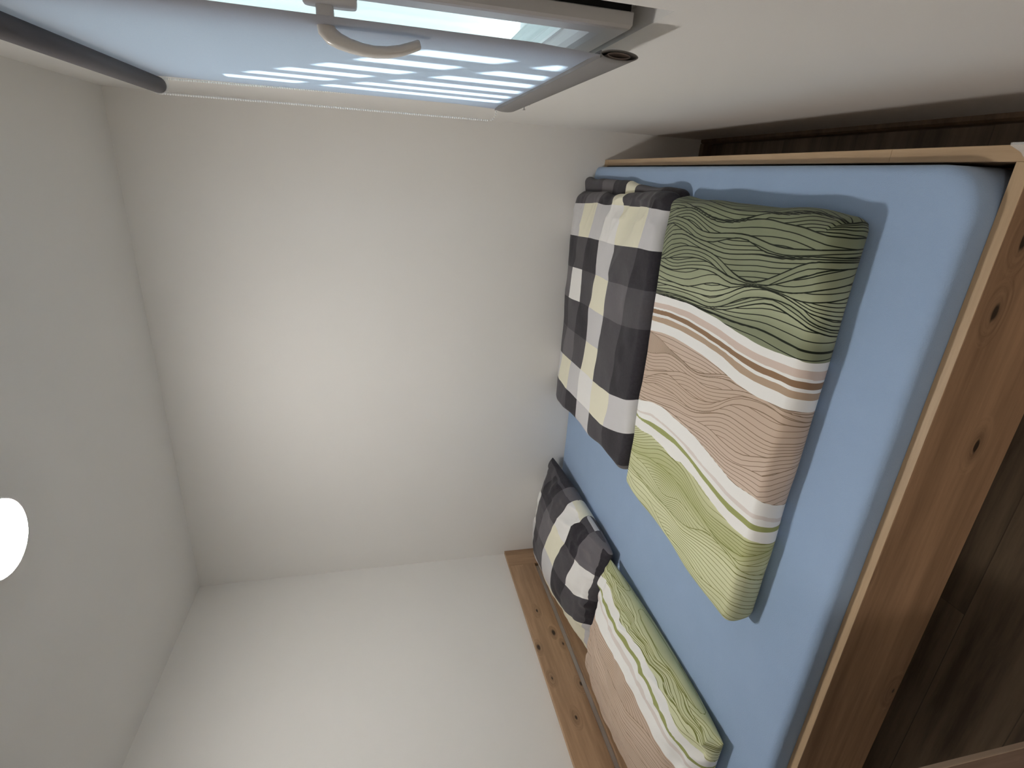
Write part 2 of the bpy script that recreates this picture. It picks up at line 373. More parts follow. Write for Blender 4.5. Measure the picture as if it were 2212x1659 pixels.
def slab(c, z0, T, R, nu, nv, disp=None):
    """Folded padded layer lying on z0. c = head-far, foot-far, foot-near, head-near corners (x, y)."""
    c = [np.array(q, float) for q in c]
    L = np.linalg.norm((c[1]+c[2])/2-(c[0]+c[3])/2); Wd = np.linalg.norm((c[3]+c[2])/2-(c[0]+c[1])/2)
    u = np.linspace(0, 1, nu); v = np.linspace(0, 1, nv)
    X, HX = prof(u, L, T, R); Y, HY = prof(v, Wd, T, R)
    U, V = np.meshgrid(u, v, indexing='ij')
    a = X[:, None]; b = Y[None, :]
    P = np.empty((nu, nv, 3))
    for k in range(2):
        P[:, :, k] = c[0][k]*(1-a)*(1-b) + c[1][k]*a*(1-b) + c[2][k]*a*b + c[3][k]*(1-a)*b
    # round the plan corners, then curl the underside in from the rounded outline
    hm = np.minimum(HX[:, None]+0*b, HY[None, :]+0*a); hM = np.maximum(HX[:, None]+0*b, HY[None, :]+0*a)
    aw = np.where(HX[:, None] < 0.5, np.round(a), a)*L; bw = np.where(HY[None, :] < 0.5, np.round(b), b)*Wd
    aw = aw+0*bw; bw = bw+0*aw; rc = 0.030
    ex = np.maximum(rc - np.minimum(aw, L-aw), 0); ey = np.maximum(rc - np.minimum(bw, Wd-bw), 0)
    rr = np.maximum(np.hypot(ex, ey), 1e-9); k_ = np.where(ex*ey > 0, np.maximum(ex, ey)/rr, 1.0)
    ins = np.where(hm < 0.5, R*(1-np.sqrt(np.clip(1-(2*hm-1)**2, 0, 1))), 0.0)
    k_ = k_*(1-ins/np.maximum(np.maximum(ex, ey), 1e-6))
    a = np.where(ex > 0, np.where(aw < L/2, rc-ex*k_, L-rc+ex*k_), aw)/L
    b = np.where(ey > 0, np.where(bw < Wd/2, rc-ey*k_, Wd-rc+ey*k_), bw)/Wd
    for k in range(2):
        P[:, :, k] = c[0][k]*(1-a)*(1-b) + c[1][k]*a*(1-b) + c[2][k]*a*b + c[3][k]*(1-a)*b
    P[:, :, 2] = z0 + T*hm*(0.75+0.25*hM)
    hh = hm*(0.75+0.25*hM)
    if disp is not None:
        P = disp(P, U, V, hh, a+0*b, b+0*a)
    P[:, :, 2] = np.maximum(P[:, :, 2], z0)
    return P, U, V

def d_green(P, U, V, h, a, b):
    x, y = P[:, :, 0], P[:, :, 1]
    P[:, :, 2] += h*(0.007*vnoise(x*5, y*5, 3) + 0.0035*vnoise(x*13, y*9, 5) - 0.006*np.clip((0.12-b)/0.12, 0, 1))
    e = np.clip((a-0.93)/0.07, 0, 1)
    P[:, :, 2] += h*e*(0.006*vnoise(x*25, y*16, 8) - 0.004)
    P[:, :, 0] += e*0.008*vnoise(y*9+3, P[:, :, 2]*22, 11) - np.clip((0.05-a)/0.05, 0, 1)*0.006*vnoise(y*7, P[:, :, 2]*20, 4)
    n = np.clip((b-0.95)/0.05, 0, 1)
    P[:, :, 1] += n*0.006*vnoise(x*8, P[:, :, 2]*20, 6)
    return P

def d_plaid(P, U, V, h, a, b):
    x, y = P[:, :, 0], P[:, :, 1]
    f = np.clip((a-0.80)/0.20, 0, 1)
    P[:, :, 2] -= h*0.035*f*f
    P[:, :, 2] += h*(0.010*vnoise(x*5+3, y*6, 21) + 0.004*vnoise(x*12, y*14, 22))
    P[:, :, 2] += h*f*(0.015*vnoise(x*7, y*19, 23) + 0.008*ridge(x*16, y*24, 29))
    P[:, :, 2] += h*0.006*ridge(x*7+y*9, x*3-y*3, 24)*np.clip((a-0.55)/0.2, 0, 1)*np.clip((b-0.45)/0.2, 0, 1)
    P[:, :, 2] -= h*0.028*np.clip((0.16-b)/0.16, 0, 1)**1.5
    P[:, :, 0] += f*0.014*vnoise(y*10+1, 0.5+0*y, 26) - np.clip((0.2-a)/0.2, 0, 1)*0.010*vnoise(y*7+2, 0.5+0*y, 27)
    return P

def d_plaid_low(P, U, V, h, a, b):
    x, y = P[:, :, 0], P[:, :, 1]
    P[:, :, 2] += h*0.008*vnoise(x*9, y*12, 31)
    P[:, :, 0] += np.clip((a-0.9)/0.1, 0, 1)*0.01*vnoise(y*9+1, 0.5+0*y, 36)
    return P

def pillow(c, Tt, Tb, nu, nv, zmin, pin=0.03, seed=1, wr=0.004, lean=0.0, p=0.5, edge=0.0):
    """Stuffed cushion between four 3D corners (head-far, foot-far, foot-near, head-near): top and bottom sheets."""
    c = [np.array(q, float) for q in c]
    s = np.linspace(0, 1, nu); t = np.linspace(0, 1, nv)
    s = 0.5-0.5*np.cos(math.pi*s)*0.35 + (s-0.5)*0.65*1 - 0.0
    s = (s-s.min())/(s.max()-s.min())
    t = 0.5-0.5*np.cos(math.pi*t)*0.35 + (t-0.5)*0.65
    t = (t-t.min())/(t.max()-t.min())
    U, V = np.meshgrid(s, t, indexing='ij')
    out = []
    su = 4*U*(1-U); sv = 4*V*(1-V)
    Us = 0.5 + (U-0.5)*(1 - pin*0.5*sv); Vs = 0.5 + (V-0.5)*(1 - pin*1.6*su)
    P = np.empty((nu, nv, 3))
    for k in range(3):
        P[:, :, k] = c[0][k]*(1-Us)*(1-Vs) + c[1][k]*Us*(1-Vs) + c[2][k]*Us*Vs + c[3][k]*(1-Us)*Vs
    f = (su**p)*(sv**(p*0.85))
    ed = np.clip(1-np.minimum(su, sv*1.0)/0.55, 0, 1)
    w = wr*ed*(vnoise(U*6+V*2, V*22, seed)*np.sqrt(su+0.02) + vnoise(U*20, V*7, seed+5)) + 0.35*wr*vnoise(U*9, V*11, seed+9)
    top = P.copy(); bot = P.copy()
    foot = np.clip((U-0.62)/0.3, 0, 1)
    w = w + wr*0.55*foot*ridge(V*9+U*5, U*9-V*4, seed+13)
    live = np.clip(np.minimum(su, sv)/0.12, 0, 1)
    top[:, :, 2] += Tt*f + w*live
    top[:, :, 0] += lean*f
    bot[:, :, 2] -= Tb*f
    bot[:, :, 2] = np.maximum(bot[:, :, 2], zmin)
    top[:, :, 2] = np.maximum(top[:, :, 2], bot[:, :, 2])
    return top, bot, U, V

GZ = 0.572; GC = GZ+0.0022
def cloth_shapes(q=1.0):
    n = lambda k: max(8, int(k*q))
    S = {}
    S['green_duvet'] = slab([(1.035, -0.885), (2.060, -0.885), (2.052, -1.570), (1.000, -1.562)], GC, 0.092, 0.026, n(330), n(240), d_green)
    S['plaid_duvet'] = slab([(1.010, -0.012), (2.045, -0.012), (2.065, -0.880), (1.075, -0.880)], GC+0.028, 0.075, 0.030, n(260), n(220), d_plaid)
    S['plaid_low'] = slab([(1.040, -0.014), (2.105, -0.014), (2.078, -0.878), (1.085, -0.878)], GC, 0.040, 0.020, n(120), n(100), d_plaid_low)
    S['plaid_pillow'] = pillow([(0.050, -0.030, 0.690), (0.655, -0.030, 0.640), (0.625, -0.808, 0.612), (0.070, -0.825, 0.640)], 0.125, 0.10, n(150), n(190), GC, 0.035, 3, 0.014)
    S['green_pillow'] = pillow([(0.075, -0.860, 0.670), (0.602, -0.812, 0.622), (0.592, -1.605, 0.605), (0.085, -1.640, 0.650)], 0.120, 0.10, n(150), n(190), GC, 0.030, 7, 0.017)
    return S
# ---------------------------------------------------------------- end of cloth surfaces

